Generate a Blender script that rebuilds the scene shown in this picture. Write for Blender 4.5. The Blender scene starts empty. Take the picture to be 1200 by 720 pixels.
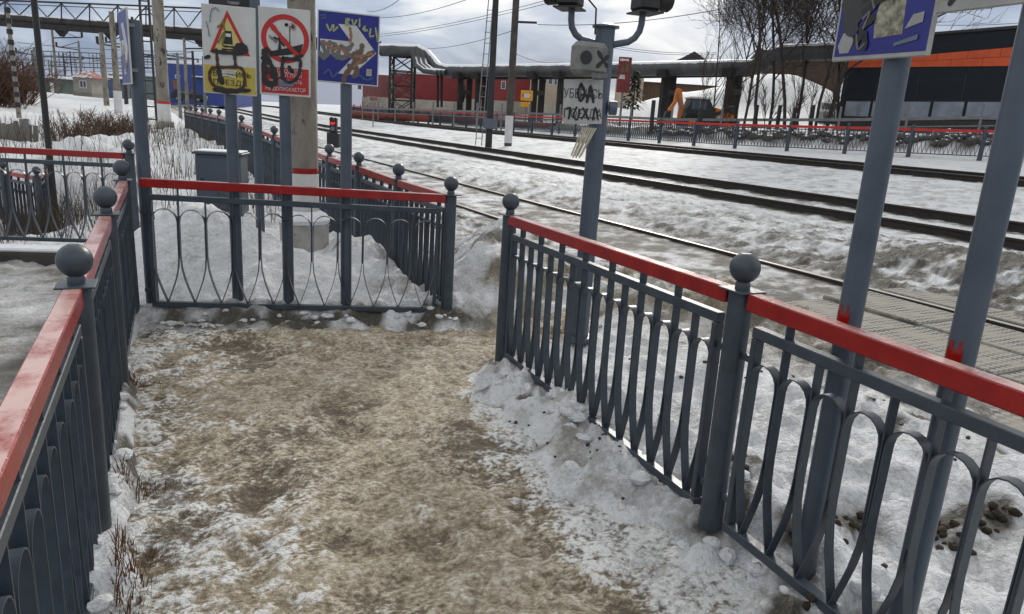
import bpy, bmesh, math, random
import numpy as np
from math import sin, cos, tan, pi, radians, sqrt, atan2, hypot, floor
from mathutils import Vector, Matrix

# ------------------------------------------------------------------ camera, sky, sun, exposure
scene = bpy.context.scene
COL = scene.collection
CAM_H, FPX, PITCH, ROLL, YAW = 1.6, 840.0, 14.5, 3.5, -28.0
cam_data = bpy.data.cameras.new('camera')
cam = bpy.data.objects.new('camera', cam_data)
COL.objects.link(cam)
CAM_R = (Matrix.Rotation(radians(YAW), 3, 'Z') @ Matrix.Rotation(radians(90 - PITCH), 3, 'X')
         @ Matrix.Rotation(radians(ROLL), 3, 'Z'))
cam.matrix_world = Matrix.Translation((0, 0, CAM_H)) @ CAM_R.to_4x4()
cam_data.sensor_width = 36.0
cam_data.lens = FPX / 1200.0 * 36.0
cam_data.clip_start = 0.05
cam_data.clip_end = 3000
scene.camera = cam

SUN_EL, SUN_ROT = radians(27), radians(40)     # azimuth measured from +Y towards +X
world = bpy.data.worlds.new('World')
scene.world = world
world.use_nodes = True
wn, wl = world.node_tree.nodes, world.node_tree.links
wn.clear()
w_out = wn.new('ShaderNodeOutputWorld')
w_sky = wn.new('ShaderNodeTexSky')
w_sky.sky_type = 'NISHITA'
w_sky.sun_disc = False
w_sky.sun_elevation = SUN_EL
w_sky.sun_rotation = SUN_ROT
w_bg = wn.new('ShaderNodeBackground'); w_bg.inputs[1].default_value = 0.10
wl.new(w_sky.outputs[0], w_bg.inputs[0])
w_tc = wn.new('ShaderNodeTexCoord')
w_sep = wn.new('ShaderNodeSeparateXYZ'); wl.new(w_tc.outputs['Generated'], w_sep.inputs[0])
# cloud deck: project the direction on a flat layer so the clouds get longer towards the horizon
w_add = wn.new('ShaderNodeMath'); w_add.operation = 'ADD'; w_add.inputs[1].default_value = 0.16
w_max = wn.new('ShaderNodeMath'); w_max.operation = 'MAXIMUM'; w_max.inputs[1].default_value = 0.0
wl.new(w_sep.outputs['Z'], w_max.inputs[0]); wl.new(w_max.outputs[0], w_add.inputs[0])
w_div = wn.new('ShaderNodeVectorMath'); w_div.operation = 'DIVIDE'
wl.new(w_tc.outputs['Generated'], w_div.inputs[0]); wl.new(w_add.outputs[0], w_div.inputs[1])
w_noise = wn.new('ShaderNodeTexNoise')
w_noise.inputs['Scale'].default_value = 1.15; w_noise.inputs['Detail'].default_value = 7
w_noise.inputs['Roughness'].default_value = 0.55; w_noise.inputs['Distortion'].default_value = 0.5
wl.new(w_div.outputs[0], w_noise.inputs['Vector'])
w_el = wn.new('ShaderNodeMapRange'); w_el.interpolation_type = 'SMOOTHSTEP'
w_el.inputs['From Min'].default_value = 0.0; w_el.inputs['From Max'].default_value = 0.30
wl.new(w_sep.outputs['Z'], w_el.inputs['Value'])
w_nm = wn.new('ShaderNodeMapRange')
w_nm.inputs['From Min'].default_value = 0.30; w_nm.inputs['From Max'].default_value = 0.70
w_nm.inputs['To Min'].default_value = -0.50; w_nm.inputs['To Max'].default_value = 0.62
wl.new(w_noise.outputs['Fac'], w_nm.inputs['Value'])
w_sum = wn.new('ShaderNodeMath'); w_sum.operation = 'ADD'; w_sum.use_clamp = True
wl.new(w_el.outputs[0], w_sum.inputs[0]); wl.new(w_nm.outputs[0], w_sum.inputs[1])
w_ramp = wn.new('ShaderNodeValToRGB')
w_ramp.color_ramp.elements[0].color = (0.21, 0.28, 0.43, 1)
w_ramp.color_ramp.elements[1].color = (1.0, 1.0, 0.97, 1)
e = w_ramp.color_ramp.elements.new(0.5); e.color = (0.46, 0.53, 0.66, 1)
wl.new(w_sum.outputs[0], w_ramp.inputs[0])
w_bg2 = wn.new('ShaderNodeBackground'); w_bg2.inputs[1].default_value = 0.86
wl.new(w_ramp.outputs[0], w_bg2.inputs[0])
w_mix = wn.new('ShaderNodeMixShader'); w_mix.inputs[0].default_value = 0.90
wl.new(w_bg.outputs[0], w_mix.inputs[1]); wl.new(w_bg2.outputs[0], w_mix.inputs[2])
wl.new(w_mix.outputs[0], w_out.inputs[0])

sun_d = bpy.data.lights.new('sun', 'SUN')
sun_d.energy = 1.5; sun_d.angle = radians(10); sun_d.color = (1.0, 0.95, 0.88)
sun = bpy.data.objects.new('sun', sun_d); COL.objects.link(sun)
sun_dir = Vector((sin(SUN_ROT) * cos(SUN_EL), cos(SUN_ROT) * cos(SUN_EL), sin(SUN_EL)))
sun.rotation_euler = (-sun_dir).to_track_quat('-Z', 'Y').to_euler()

scene.view_settings.view_transform = 'Standard'
scene.view_settings.look = 'None'
scene.view_settings.exposure = 0.28
scene.view_settings.gamma = 1.0
scene.view_settings.use_curve_mapping = False

rng = random.Random(7)

# ------------------------------------------------------------------ photo pixels (1200 x 720) to directions and points
HEAD = Vector((sin(radians(-YAW)), cos(radians(-YAW)), 0))
def ray(x, y):
    return CAM_R @ Vector(((x - 600) / FPX, -(y - 360) / FPX, -1))
def on_z(x, y, z=0.0):
    d = ray(x, y); t = (z - CAM_H) / d.z
    return Vector((d.x * t, d.y * t, z))
def at_depth(x, y, D):
    d = ray(x, y); t = D / d.dot(HEAD)
    return Vector((d.x * t, d.y * t, d.z * t + CAM_H))
def on_plane(x, y, P, Q):
    n = Vector((-(Q[1] - P[1]), Q[0] - P[0], 0)); d = ray(x, y)
    t = n.dot(Vector((P[0], P[1], 0))) / n.dot(d)
    return Vector((d.x * t, d.y * t, d.z * t + CAM_H))
def at_X(x, y, X):
    d = ray(x, y); t = X / d.x
    return Vector((X, d.y * t, d.z * t + CAM_H))
CAM_RT = CAM_R.transposed()
def proj(p):
    d = CAM_RT @ (Vector(p) - Vector((0, 0, CAM_H)))
    return 600 + FPX * d.x / -d.z, 360 - FPX * d.y / -d.z
def z_on(X, Y, ypx, lo=-3.0, hi=None):
    hi = hi if hi is not None else hypot(X, Y) * 0.6 + 1.6
    for _ in range(50):
        m = (lo + hi) / 2
        if proj((X, Y, m))[1] > ypx: lo = m
        else: hi = m
    return m

# ------------------------------------------------------------------ numpy noise
def _hash(ix, iy, s):
    h = (ix.astype(np.int64) * 374761393 + iy.astype(np.int64) * 668265263 + s * 1442695041) & 0xFFFFFFFF
    h = ((h ^ (h >> 13)) * 1274126177) & 0xFFFFFFFF
    h = h ^ (h >> 16)
    return (h & 0xFFFF) / 65535.0
def vnoise(x, y, s=0):
    x = np.asarray(x, float); y = np.asarray(y, float)
    x, y = x * 0.8 + y * 0.6, -x * 0.6 + y * 0.8
    ix, iy = np.floor(x), np.floor(y); fx, fy = x - ix, y - iy
    fx = fx * fx * fx * (fx * (fx * 6 - 15) + 10); fy = fy * fy * fy * (fy * (fy * 6 - 15) + 10)
    a = _hash(ix, iy, s); b = _hash(ix + 1, iy, s); c = _hash(ix, iy + 1, s); d = _hash(ix + 1, iy + 1, s)
    return (a + (b - a) * fx) * (1 - fy) + (c + (d - c) * fx) * fy - 0.5
def fbm(x, y, s=0, o=4, g=0.5):
    r = 0; a = 1
    for k in range(o):
        r = r + a * vnoise(np.asarray(x) * 2.03 ** k + 7.3 * k, np.asarray(y) * 2.03 ** k - 3.1 * k, s + k); a *= g
    return r
def sstep(a, b, x):
    t = np.clip((np.asarray(x, float) - a) / (b - a), 0, 1); return t * t * (3 - 2 * t)
def bump2(X, Y, cx, cy, rx, ry, rot=0):
    dx, dy = X - cx, Y - cy
    if rot: dx, dy = dx * cos(rot) + dy * sin(rot), -dx * sin(rot) + dy * cos(rot)
    return np.exp(-((dx / rx) ** 2 + (dy / ry) ** 2))

# ------------------------------------------------------------------ materials
MATS = {}
def new_mat(name):
    m = bpy.data.materials.new(name); m.use_nodes = True
    n, l = m.node_tree.nodes, m.node_tree.links
    return m, n, l, n['Principled BSDF']
def mat(name, c1, c2=None, scale=6.0, rough=0.6, bump=0.0, bscale=None, metal=0.0, spots=None, spot_amt=0.55,
        spot_scale=9.0, spec=0.5, stretch=None, rvar=0.0, snow=0.0, coat=0.0, bdist=0.01, vary=0.0, top_sheen=None):
    """two-tone noise surface, optional spots (rust, dirt), optional lying snow on faces that look up"""
    if name in MATS: return MATS[name]
    m, n, l, b = new_mat(name)
    c2 = c2 or tuple(v * 0.75 for v in c1)
    tc = n.new('ShaderNodeTexCoord')
    vec = tc.outputs['Object']
    if stretch:
        mp = n.new('ShaderNodeMapping'); mp.inputs['Scale'].default_value = stretch
        l.new(vec, mp.inputs[0]); vec = mp.outputs[0]
    nz = n.new('ShaderNodeTexNoise'); nz.inputs['Scale'].default_value = scale; nz.inputs['Detail'].default_value = 6
    nz.inputs['Roughness'].default_value = 0.62
    l.new(vec, nz.inputs['Vector'])
    rp = n.new('ShaderNodeValToRGB')
    rp.color_ramp.elements[0].position = 0.33; rp.color_ramp.elements[0].color = (*c2, 1)
    rp.color_ramp.elements[1].position = 0.67; rp.color_ramp.elements[1].color = (*c1, 1)
    l.new(nz.outputs['Fac'], rp.inputs[0])
    colr = rp.outputs[0]
    if vary:
        oi = n.new('ShaderNodeObjectInfo'); hs = n.new('ShaderNodeHueSaturation')
        mr = n.new('ShaderNodeMapRange'); mr.inputs['To Min'].default_value = 1 - vary; mr.inputs['To Max'].default_value = 1 + vary
        l.new(oi.outputs['Random'], mr.inputs['Value']); l.new(mr.outputs[0], hs.inputs['Value']); l.new(colr, hs.inputs['Color'])
        colr = hs.outputs[0]
    if spots:
        n2 = n.new('ShaderNodeTexNoise'); n2.inputs['Scale'].default_value = spot_scale; n2.inputs['Detail'].default_value = 8
        n2.inputs['Roughness'].default_value = 0.7
        l.new(vec, n2.inputs['Vector'])
        r2 = n.new('ShaderNodeValToRGB')
        r2.color_ramp.elements[0].position = spot_amt; r2.color_ramp.elements[0].color = (0, 0, 0, 1)
        r2.color_ramp.elements[1].position = min(spot_amt + 0.07, 1); r2.color_ramp.elements[1].color = (1, 1, 1, 1)
        l.new(n2.outputs['Fac'], r2.inputs[0])
        mx = n.new('ShaderNodeMix'); mx.data_type = 'RGBA'
        l.new(r2.outputs[0], mx.inputs[0]); l.new(colr, mx.inputs[6]); mx.inputs[7].default_value = (*spots, 1)
        colr = mx.outputs[2]
    if top_sheen:      # sky gloss painted as a pale, patchy film on the faces that look up
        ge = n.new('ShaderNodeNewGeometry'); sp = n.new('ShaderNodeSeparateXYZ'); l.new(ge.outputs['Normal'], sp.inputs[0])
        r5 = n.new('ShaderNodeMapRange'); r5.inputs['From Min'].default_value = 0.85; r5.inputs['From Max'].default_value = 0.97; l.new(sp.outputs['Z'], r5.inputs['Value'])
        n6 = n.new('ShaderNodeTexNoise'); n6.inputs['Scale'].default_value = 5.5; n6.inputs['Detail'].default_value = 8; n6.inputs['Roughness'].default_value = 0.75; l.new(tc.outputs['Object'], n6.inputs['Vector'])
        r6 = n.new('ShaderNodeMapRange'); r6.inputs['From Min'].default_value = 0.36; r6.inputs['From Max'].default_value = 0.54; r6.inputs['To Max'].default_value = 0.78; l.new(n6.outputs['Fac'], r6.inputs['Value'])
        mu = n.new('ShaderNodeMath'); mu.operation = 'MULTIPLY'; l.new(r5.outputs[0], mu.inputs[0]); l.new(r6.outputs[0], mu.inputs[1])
        mx = n.new('ShaderNodeMix'); mx.data_type = 'RGBA'; l.new(mu.outputs[0], mx.inputs[0]); l.new(colr, mx.inputs[6]); mx.inputs[7].default_value = (*top_sheen, 1); colr = mx.outputs[2]
    if snow:
        ge = n.new('ShaderNodeNewGeometry'); sp = n.new('ShaderNodeSeparateXYZ'); l.new(ge.outputs['Normal'], sp.inputs[0])
        ad = n.new('ShaderNodeMath'); ad.operation = 'MULTIPLY_ADD'
        l.new(nz.outputs['Fac'], ad.inputs[0]); ad.inputs[1].default_value = 0.5; l.new(sp.outputs['Z'], ad.inputs[2])
        r3 = n.new('ShaderNodeMapRange'); r3.inputs['From Min'].default_value = 1.3 - snow; r3.inputs['From Max'].default_value = 1.38 - snow
        l.new(ad.outputs[0], r3.inputs['Value'])
        mx = n.new('ShaderNodeMix'); mx.data_type = 'RGBA'
        l.new(r3.outputs[0], mx.inputs[0]); l.new(colr, mx.inputs[6]); mx.inputs[7].default_value = (0.72, 0.74, 0.78, 1)
        colr = mx.outputs[2]
    l.new(colr, b.inputs['Base Color'])
    b.inputs['Metallic'].default_value = metal
    b.inputs['Specular IOR Level'].default_value = spec
    if coat: b.inputs['Coat Weight'].default_value = coat; b.inputs['Coat Roughness'].default_value = 0.12
    if rvar:
        r4 = n.new('ShaderNodeMapRange'); r4.inputs['To Min'].default_value = max(rough - rvar, 0.02); r4.inputs['To Max'].default_value = rough + rvar
        l.new(nz.outputs['Fac'], r4.inputs['Value']); l.new(r4.outputs[0], b.inputs['Roughness'])
    else: b.inputs['Roughness'].default_value = rough
    if bump:
        n5 = n.new('ShaderNodeTexNoise'); n5.inputs['Scale'].default_value = bscale or scale * 4; n5.inputs['Detail'].default_value = 5
        l.new(vec, n5.inputs['Vector'])
        bp = n.new('ShaderNodeBump'); bp.inputs['Strength'].default_value = bump; bp.inputs['Distance'].default_value = bdist
        l.new(n5.outputs['Fac'], bp.inputs['Height']); l.new(bp.outputs[0], b.inputs['Normal'])
    MATS[name] = m
    return m

GREY = mat('fence_grey_paint', (0.050, 0.066, 0.086), (0.028, 0.039, 0.053), 9, 0.40, 0.45, 45, spots=(0.030, 0.021, 0.016), spot_amt=0.615, spot_scale=18, rvar=0.12, bdist=0.003)
POLEG = mat('pole_grey_paint', (0.076, 0.098, 0.130), (0.054, 0.071, 0.096), 5, 0.40, 0.2, 30, spots=(0.10, 0.055, 0.035), spot_amt=0.70, spot_scale=7, rvar=0.1, bdist=0.003)
RED = mat('rail_red_paint', (0.31, 0.010, 0.007), (0.22, 0.007, 0.006), 9, 0.22, 0.35, 60, spots=(0.10, 0.010, 0.008), spot_amt=0.67, spot_scale=16, rvar=0.1, bdist=0.004, spec=0.6, top_sheen=(0.62, 0.44, 0.40))
REDFAR = mat('far_red_paint', (0.50, 0.024, 0.015), (0.38, 0.018, 0.013), 3, 0.5)
CONC = mat('concrete', (0.30, 0.28, 0.25), (0.19, 0.175, 0.155), 5, 0.9, 0.5, 35, spots=(0.075, 0.062, 0.050), spot_amt=0.60, spot_scale=6)
CONCP = mat('concrete_pole', (0.29, 0.265, 0.225), (0.13, 0.115, 0.095), 3.5, 0.9, 0.5, 28, spots=(0.045, 0.035, 0.027), spot_amt=0.55, spot_scale=5, stretch=(1, 1, 0.45))
WHITEP = mat('white_paint', (0.62, 0.62, 0.61), (0.50, 0.50, 0.49), 4, 0.6, 0.2, 30, spots=(0.24, 0.22, 0.20), spot_amt=0.66)
BLACK = mat('black_metal', (0.018, 0.017, 0.017), (0.010, 0.010, 0.010), 4, 0.55, 0.2, 20)
DARKST = mat('dark_steel', (0.035, 0.032, 0.031), (0.020, 0.019, 0.019), 3, 0.6, 0.2, 20, spots=(0.055, 0.035, 0.025), spot_amt=0.62)
RAILM = mat('rail_steel_side', (0.030, 0.024, 0.020), (0.014, 0.012, 0.011), 6, 0.75, 0.3, 30)
RAILT = mat('rail_steel_top', (0.52, 0.50, 0.47), (0.36, 0.33, 0.30), 8, 0.38, metal=0.75, stretch=(3, 0.15, 1))
PIPE = mat('insulated_pipe', (0.085, 0.088, 0.092), (0.045, 0.046, 0.048), 1.6, 0.5, 0.3, 9, snow=0.50, metal=0.1, bdist=0.03)
PIPED = mat('old_pipe', (0.05, 0.045, 0.042), (0.024, 0.022, 0.021), 1.6, 0.8, 0.3, 9, snow=0.42, bdist=0.03)
TRESTLE = mat('trestle_dark', (0.035, 0.031, 0.029), (0.017, 0.016, 0.015), 2, 0.85, 0.3, 10)
SNOWM = mat('snow_lying', (0.74, 0.76, 0.79), (0.62, 0.64, 0.68), 6, 0.7, 0.6, 30)
BARK = mat('bark', (0.055, 0.046, 0.040), (0.026, 0.022, 0.020), 8, 0.9, 0.5, 30)
TWIG = mat('twig', (0.060, 0.046, 0.038), (0.035, 0.027, 0.022), 8, 0.9)
DRYG = mat('dry_grass', (0.105, 0.068, 0.036), (0.045, 0.029, 0.017), 5, 0.9, vary=0.3)
BRUSH = mat('brown_brush', (0.100, 0.055, 0.030), (0.045, 0.027, 0.018), 5, 0.9)
GLASS = mat('dark_glass', (0.20, 0.22, 0.25), (0.10, 0.11, 0.13), 0.8, 0.12, spec=0.7)

# ------------------------------------------------------------------ mesh helpers
class MB:
    def __init__(s): s.v = []; s.f = []
    def add(s, vs, fs):
        o = len(s.v); s.v += [tuple(p) for p in vs]; s.f += [tuple(i + o for i in f) for f in fs]; return s
    def box(s, x0, x1, y0, y1, z0, z1):
        return s.add([(x0,y0,z0),(x1,y0,z0),(x1,y1,z0),(x0,y1,z0),(x0,y0,z1),(x1,y0,z1),(x1,y1,z1),(x0,y1,z1)],
                     [(0,3,2,1),(4,5,6,7),(0,1,5,4),(1,2,6,5),(2,3,7,6),(3,0,4,7)])
    def bbox(s, x0, x1, y0, y1, z0, z1, b=0.004):
        """box with chamfered long edges (all 12)"""
        bm = bmesh.new(); 
        vs = [bm.verts.new(p) for p in [(x0,y0,z0),(x1,y0,z0),(x1,y1,z0),(x0,y1,z0),(x0,y0,z1),(x1,y0,z1),(x1,y1,z1),(x0,y1,z1)]]
        for f in [(0,3,2,1),(4,5,6,7),(0,1,5,4),(1,2,6,5),(2,3,7,6),(3,0,4,7)]: bm.faces.new([vs[i] for i in f])
        bmesh.ops.bevel(bm, geom=list(bm.edges), offset=b, segments=1, affect='EDGES')
        bm.verts.index_update()
        s.add([v.co[:] for v in bm.verts], [[v.index for v in f.verts] for f in bm.faces]); bm.free(); return s
    def beam(s, p, q, w, h, up=(0, 0, 1)):
        p, q = Vector(p), Vector(q); d = (q - p).normalized(); u = Vector(up)
        if abs(d.dot(u)) > 0.98: u = Vector((0, 1, 0))
        a = d.cross(u).normalized() * w / 2; c = a.cross(d).normalized() * h / 2
        return s.add([p-a-c, p+a-c, p+a+c, p-a+c, q-a-c, q+a-c, q+a+c, q-a+c],
                     [(0,3,2,1),(4,5,6,7),(0,1,5,4),(1,2,6,5),(2,3,7,6),(3,0,4,7)])
    def tube(s, pts, rad, n=8, caps=True):
        pts = [Vector(p) for p in pts]; k = len(pts)
        rs = rad if isinstance(rad, (list, tuple)) else [rad] * k
        vs, fs = [], []; a = None
        for i, p in enumerate(pts):
            d = (pts[min(i+1, k-1)] - pts[max(i-1, 0)]).normalized()
            if a is None:
                a = d.cross(Vector((0, 0, 1)) if abs(d.z) < 0.9 else Vector((0, 1, 0))).normalized()
            else:
                a = (a - d * a.dot(d)); a = a.normalized() if a.length > 1e-6 else d.orthogonal().normalized()
            b = d.cross(a)
            for j in range(n):
                t = 2 * pi * j / n; vs.append(p + (a * cos(t) + b * sin(t)) * rs[i])
        for i in range(k - 1):
            for j in range(n):
                fs.append((i*n+j, i*n+(j+1) % n, (i+1)*n+(j+1) % n, (i+1)*n+j))
        if caps: fs.append(tuple(range(n-1, -1, -1))); fs.append(tuple((k-1)*n + j for j in range(n)))
        return s.add(vs, fs)
    def lathe(s, prof, n=16, c=(0, 0, 0)):
        """profile of (r, z) from bottom to top"""
        vs, fs = [], []
        for r, z in prof:
            for j in range(n):
                t = 2 * pi * j / n; vs.append((c[0] + r * cos(t), c[1] + r * sin(t), c[2] + z))
        for i in range(len(prof) - 1):
            for j in range(n): fs.append((i*n+j, i*n+(j+1) % n, (i+1)*n+(j+1) % n, (i+1)*n+j))
        fs.append(tuple(range(n-1, -1, -1))); fs.append(tuple((len(prof)-1)*n + j for j in range(n)))
        return s.add(vs, fs)
    def prism(s, poly, y0, y1):
        """polygon in x,z (counter-clockwise seen from -y) between y0 and y1"""
        n = len(poly)
        vs = [(x, y0, z) for x, z in poly] + [(x, y1, z) for x, z in poly]
        fs = [tuple(range(n)), tuple(range(2*n-1, n-1, -1))]
        fs += [(i, i+n, (i+1) % n + n, (i+1) % n) for i in range(n)]
        return s.add(vs, fs)
    def prism_x(s, poly, x0, x1):
        n = len(poly)
        vs = [(x0, y, z) for y, z in poly] + [(x1, y, z) for y, z in poly]
        fs = [tuple(range(n)), tuple(range(2*n-1, n-1, -1))]
        fs += [(i, i+n, (i+1) % n + n, (i+1) % n) for i in range(n)]
        return s.add(vs, fs)
    def ball(s, c, r, nu=14, nv=9, sq=(1, 1, 1)):
        prof = [(max(r * sin(pi * k / nv), 0.0005), -r * cos(pi * k / nv)) for k in range(nv + 1)]
        o = len(s.v); s.lathe(prof, nu)
        for i in range(o, len(s.v)):
            v = s.v[i]; s.v[i] = (c[0] + v[0]*sq[0], c[1] + v[1]*sq[1], c[2] + v[2]*sq[2])
        return s
    def mesh(s, name, m=None, smooth=False):
        me = bpy.data.meshes.new(name); me.from_pydata(s.v, [], s.f); me.update()
        bm = bmesh.new(); bm.from_mesh(me); bmesh.ops.recalc_face_normals(bm, faces=bm.faces); bm.to_mesh(me); bm.free()
        if smooth:
            for p in me.polygons: p.use_smooth = True
            try: me.set_sharp_from_angle(angle=radians(40))
            except Exception: pass
        if m: me.materials.append(m)
        return me
def link(name, data, parent=None, loc=None, rz=0.0):
    o = bpy.data.objects.new(name, data); COL.objects.link(o)
    if parent is not None: o.parent = parent
    if loc is not None: o.location = loc
    if rz: o.rotation_euler.z = rz
    return o
def part(name, mb, m, parent=None, loc=None, rz=0.0, smooth=False):
    return link(name, mb.mesh(name, m, smooth), parent, loc, rz)
def tag(o, label=None, cat=None, group=None, kind=None):
    if label: o['label'] = label
    if cat: o['category'] = cat
    if group: o['group'] = group
    if kind: o['kind'] = kind
    return o
def thing(name, label, cat, loc=(0, 0, 0), rz=0.0, group=None):
    return tag(link(name, None, None, loc, rz), label, cat, group)

# ------------------------------------------------------------------ terrain
PX = [-400, -60, -20, -6, -3, 2.0, 3.2, 4.4, 4.98, 6.5, 7.1, 7.8, 9.2, 10.4, 11.1, 12.06, 13.2, 15, 17, 18.8, 20.8, 24, 29, 33, 38, 46, 60, 120, 500]
PZ = [2.5, 1.6, 0.8, 0.15, 0.0, 0.0, 0.10, 0.11, 0.10, 0.15, 0.17, 0.29, 0.30, 0.25, 0.22, 0.29, 0.35, 0.52, 0.74, 0.80, 0.83, 0.93, 1.25, 1.9, 2.5, 3.0, 3.2, 4, 8]
def smooth_profile(X):
    return (np.interp(X - 0.15, PX, PZ) + np.interp(X, PX, PZ) + np.interp(X + 0.15, PX, PZ)) / 3
CF0, CF1 = (-0.08, 5.84), (2.15, 5.16)         # cross fence end posts
def cross_y(X): return CF0[1] + (X - CF0[0]) * (CF1[1] - CF0[1]) / (CF1[0] - CF0[0])
XR_Y = [-3, 0.0, 1.0, 1.6, 2.0, 2.6, 3.2, 3.75, 4.0, 4.2, 4.4, 9]
XR_X = [1.5, 1.52, 1.55, 1.58, 1.56, 1.60, 1.68, 1.80, 1.92, 2.3, 3.0, 3.0]
def path_mask(X, Y):
    """1 well inside the trodden path, 0 on the snow beside it"""
    w = 0.10 * fbm(X * 2.2, Y * 2.2, 31, 4)
    xl = -0.13 + 0.07 * vnoise(Y * 1.3, Y * 0, 5)
    a = sstep(xl - 0.02, xl + 0.10, X + w * 0.5)
    b = 1 - sstep(-0.22, 0.16, X + w * 1.8 - np.interp(Y, XR_Y, XR_X))
    c = 1 - sstep(-0.10, 0.05, Y + w * 0.9 - (cross_y(X) - 0.20))
    return a * b * c
def ground_z(X, Y):
    X = np.asarray(X, float); Y = np.asarray(Y, float)
    z = smooth_profile(X)
    left = 1 - sstep(1.6, 3.6, X)
    # rising ground in the distance
    z = z + left * (0.58 * sstep(9.4, 19.0, Y) * sstep(-30, -3.5, X) + 0.85 * sstep(28, 75, Y))
    z = z + (1 - left) * (0.8 * sstep(45, 140, Y) * (1 - sstep(22, 30, X)))
    z = z + 2.0 * sstep(150, 900, np.hypot(X, Y))
    # drift along the enclosure fence, hollow on the far left
    z = z + 0.10 * left * sstep(6.1, 6.7, Y) * sstep(-0.6, 0.2, X)
    z = z - 0.95 * bump2(X, Y, -1.75, 12.2, 0.85, 1.9, -0.15)
    z = z + 0.22 * bump2(X, Y, 0.9, 11.5, 0.8, 2.2) + 0.30 * bump2(X, Y, -0.4, 15.5, 1.2, 1.5)
    # mound inside the enclosure
    mnd = 0.50 * bump2(X, Y, 0.42, 6.85, 0.62, 0.62) + 0.17 * bump2(X, Y, 1.2, 6.25, 0.6, 0.45) + 0.20 * bump2(X, Y, 1.9, 6.6, 0.30, 0.9)
    inside = sstep(-0.05, 0.30, Y - cross_y(X)) * (1 - sstep(2.0, 2.2, X))
    z = z + mnd * inside + 0.10 * sstep(-0.12, 0.06, Y - cross_y(X)) * (1 - sstep(8, 9.5, Y)) * sstep(-0.25, 0.0, X) * (1 - sstep(2.0, 2.3, X))
    # bank beyond the gap, heaps behind the right fence
    z = z + 0.52 * bump2(X, Y, 3.25, 6.35, 0.62, 1.0, -0.3) + 0.18 * bump2(X, Y, 2.75, 5.6, 0.5, 0.5)
    z = z + 0.20 * bump2(X, Y, 2.95, 2.7, 0.75, 1.5) + 0.13 * bump2(X, Y, 3.4, 0.9, 0.8, 1.0)
    z = z + 0.36 * bump2(X, Y, 4.05, 3.95, 0.50, 0.95, 0.25) + 0.14 * bump2(X, Y, 3.9, 5.0, 0.5, 0.8)
    near_r = sstep(1.5, 2.0, X) * (1 - sstep(2.1, 2.6, X)) * (1 - sstep(4.15, 4.5, Y))
    z = z + 0.035 * near_r + 0.05 * near_r * sstep(2.02, 2.2, X - (Y - 1.9) * .072 + .02)
    z = z + 0.09 * sstep(-0.40, -0.24, X) * (1 - sstep(-0.14, -0.02, X)) * (1 - sstep(5.6, 5.9, Y))
    # dirty heap near the crossing on the second track
    z = z + 0.26 * bump2(X, Y, 8.9, 3.1, 0.9, 1.6) + 0.14 * bump2(X, Y, 8.3, 5.0, 0.7, 1.3)
    # big snow hill behind the far fence and the rubble bank
    z = z + 3.5 * bump2(X, Y, 45, 43.5, 7.0, 6.5, 0.5) + 1.2 * bump2(X, Y, 36, 47, 4, 5, 0.5)
    bank = np.exp(-((X - np.interp(Y, [10, 16, 26, 40, 62], [34.6, 31.4, 27.7, 26.6, 25.6])) / 1.2) ** 2)
    rub = sstep(12, 15, Y) * (1 - sstep(62, 75, Y))
    z = z + bank * rub * (0.50 + 0.5 * np.abs(fbm(X * 0.55, Y * 0.55, 71, 3)))
    # roughness: smooth between far tracks, lumpy close by
    d = np.hypot(X, Y)
    rough = np.where(X > 10.2, 0.35, np.where(X > 7.2, 0.7, 1.0)) * (1 - 0.7 * sstep(15, 40, d))
    rough = rough * (1 - 0.65 * (1 - sstep(-0.55, -0.25, X)) * (1 - sstep(7.6, 8.6, Y)))
    lump = 0.085 * fbm(X * 1.7, Y * 1.7, 11, 3) + 0.055 * fbm(X * 6, Y * 6, 12, 3) + 0.034 * fbm(X * 17, Y * 17, 13, 2)
    bankm = sstep(6.9, 7.5, X) * (1 - sstep(9.6, 10.4, X))
    lump = lump + bankm * (0.03 * np.abs(fbm(X * 5.5, Y * 4.0, 15, 3)) + 0.055 * fbm(X * 10, Y * 12, 16, 3))
    heap = bump2(X, Y, 3.3, 6.1, 1.0, 1.4) + bump2(X, Y, 4.1, 4.2, 0.7, 1.5)
    lump = lump + np.clip(heap, 0, 1) * 0.10 * fbm(X * 5, Y * 5, 19, 3)
    lump = lump + sstep(1.35, 1.7, X) * (1 - sstep(2.3, 2.7, X)) * 0.060 * fbm(X * 9, Y * 9, 27, 3)
    lump = lump + left * sstep(11, 14, Y) * (1 - sstep(26, 34, Y)) * (0.38 * fbm(X * .9, Y * .9, 28, 3) + 0.14 * fbm(X * 3, Y * 3, 29, 2)) * 0.75
    clod = np.clip(vnoise(X * 11, Y * 11, 23) - 0.12, 0, 1) * 0.22 * near_r * (0.6 + vnoise(X * 3, Y * 3, 24))
    trackgap = 1 - 0.85 * sstep(4.5, 4.85, X) * (1 - sstep(6.6, 6.9, X))
    crust = np.clip(mnd, 0, 1) * inside; lump = lump + crust * (0.10 * fbm(X * 9, Y * 9, 17, 3) + 0.05 * fbm(X * 3, Y * 3, 18, 2))
    z = z + (0.35 * fbm(X * .35, Y * .35, 25, 3) + 0.12 * fbm(X * 1.3, Y * 1.3, 26, 2)) * np.clip(bump2(X, Y, 43, 43, 11, 11), 0, 1)
    z = z + lump * rough * trackgap + clod
    # keep the rail seats clear
    pm = path_mask(X, Y)
    z = z * (1 - pm) + pm * np.minimum(z, -0.05)
    return z
def gz(x, y): return float(ground_z(np.array([x]), np.array([y]))[0])

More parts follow.
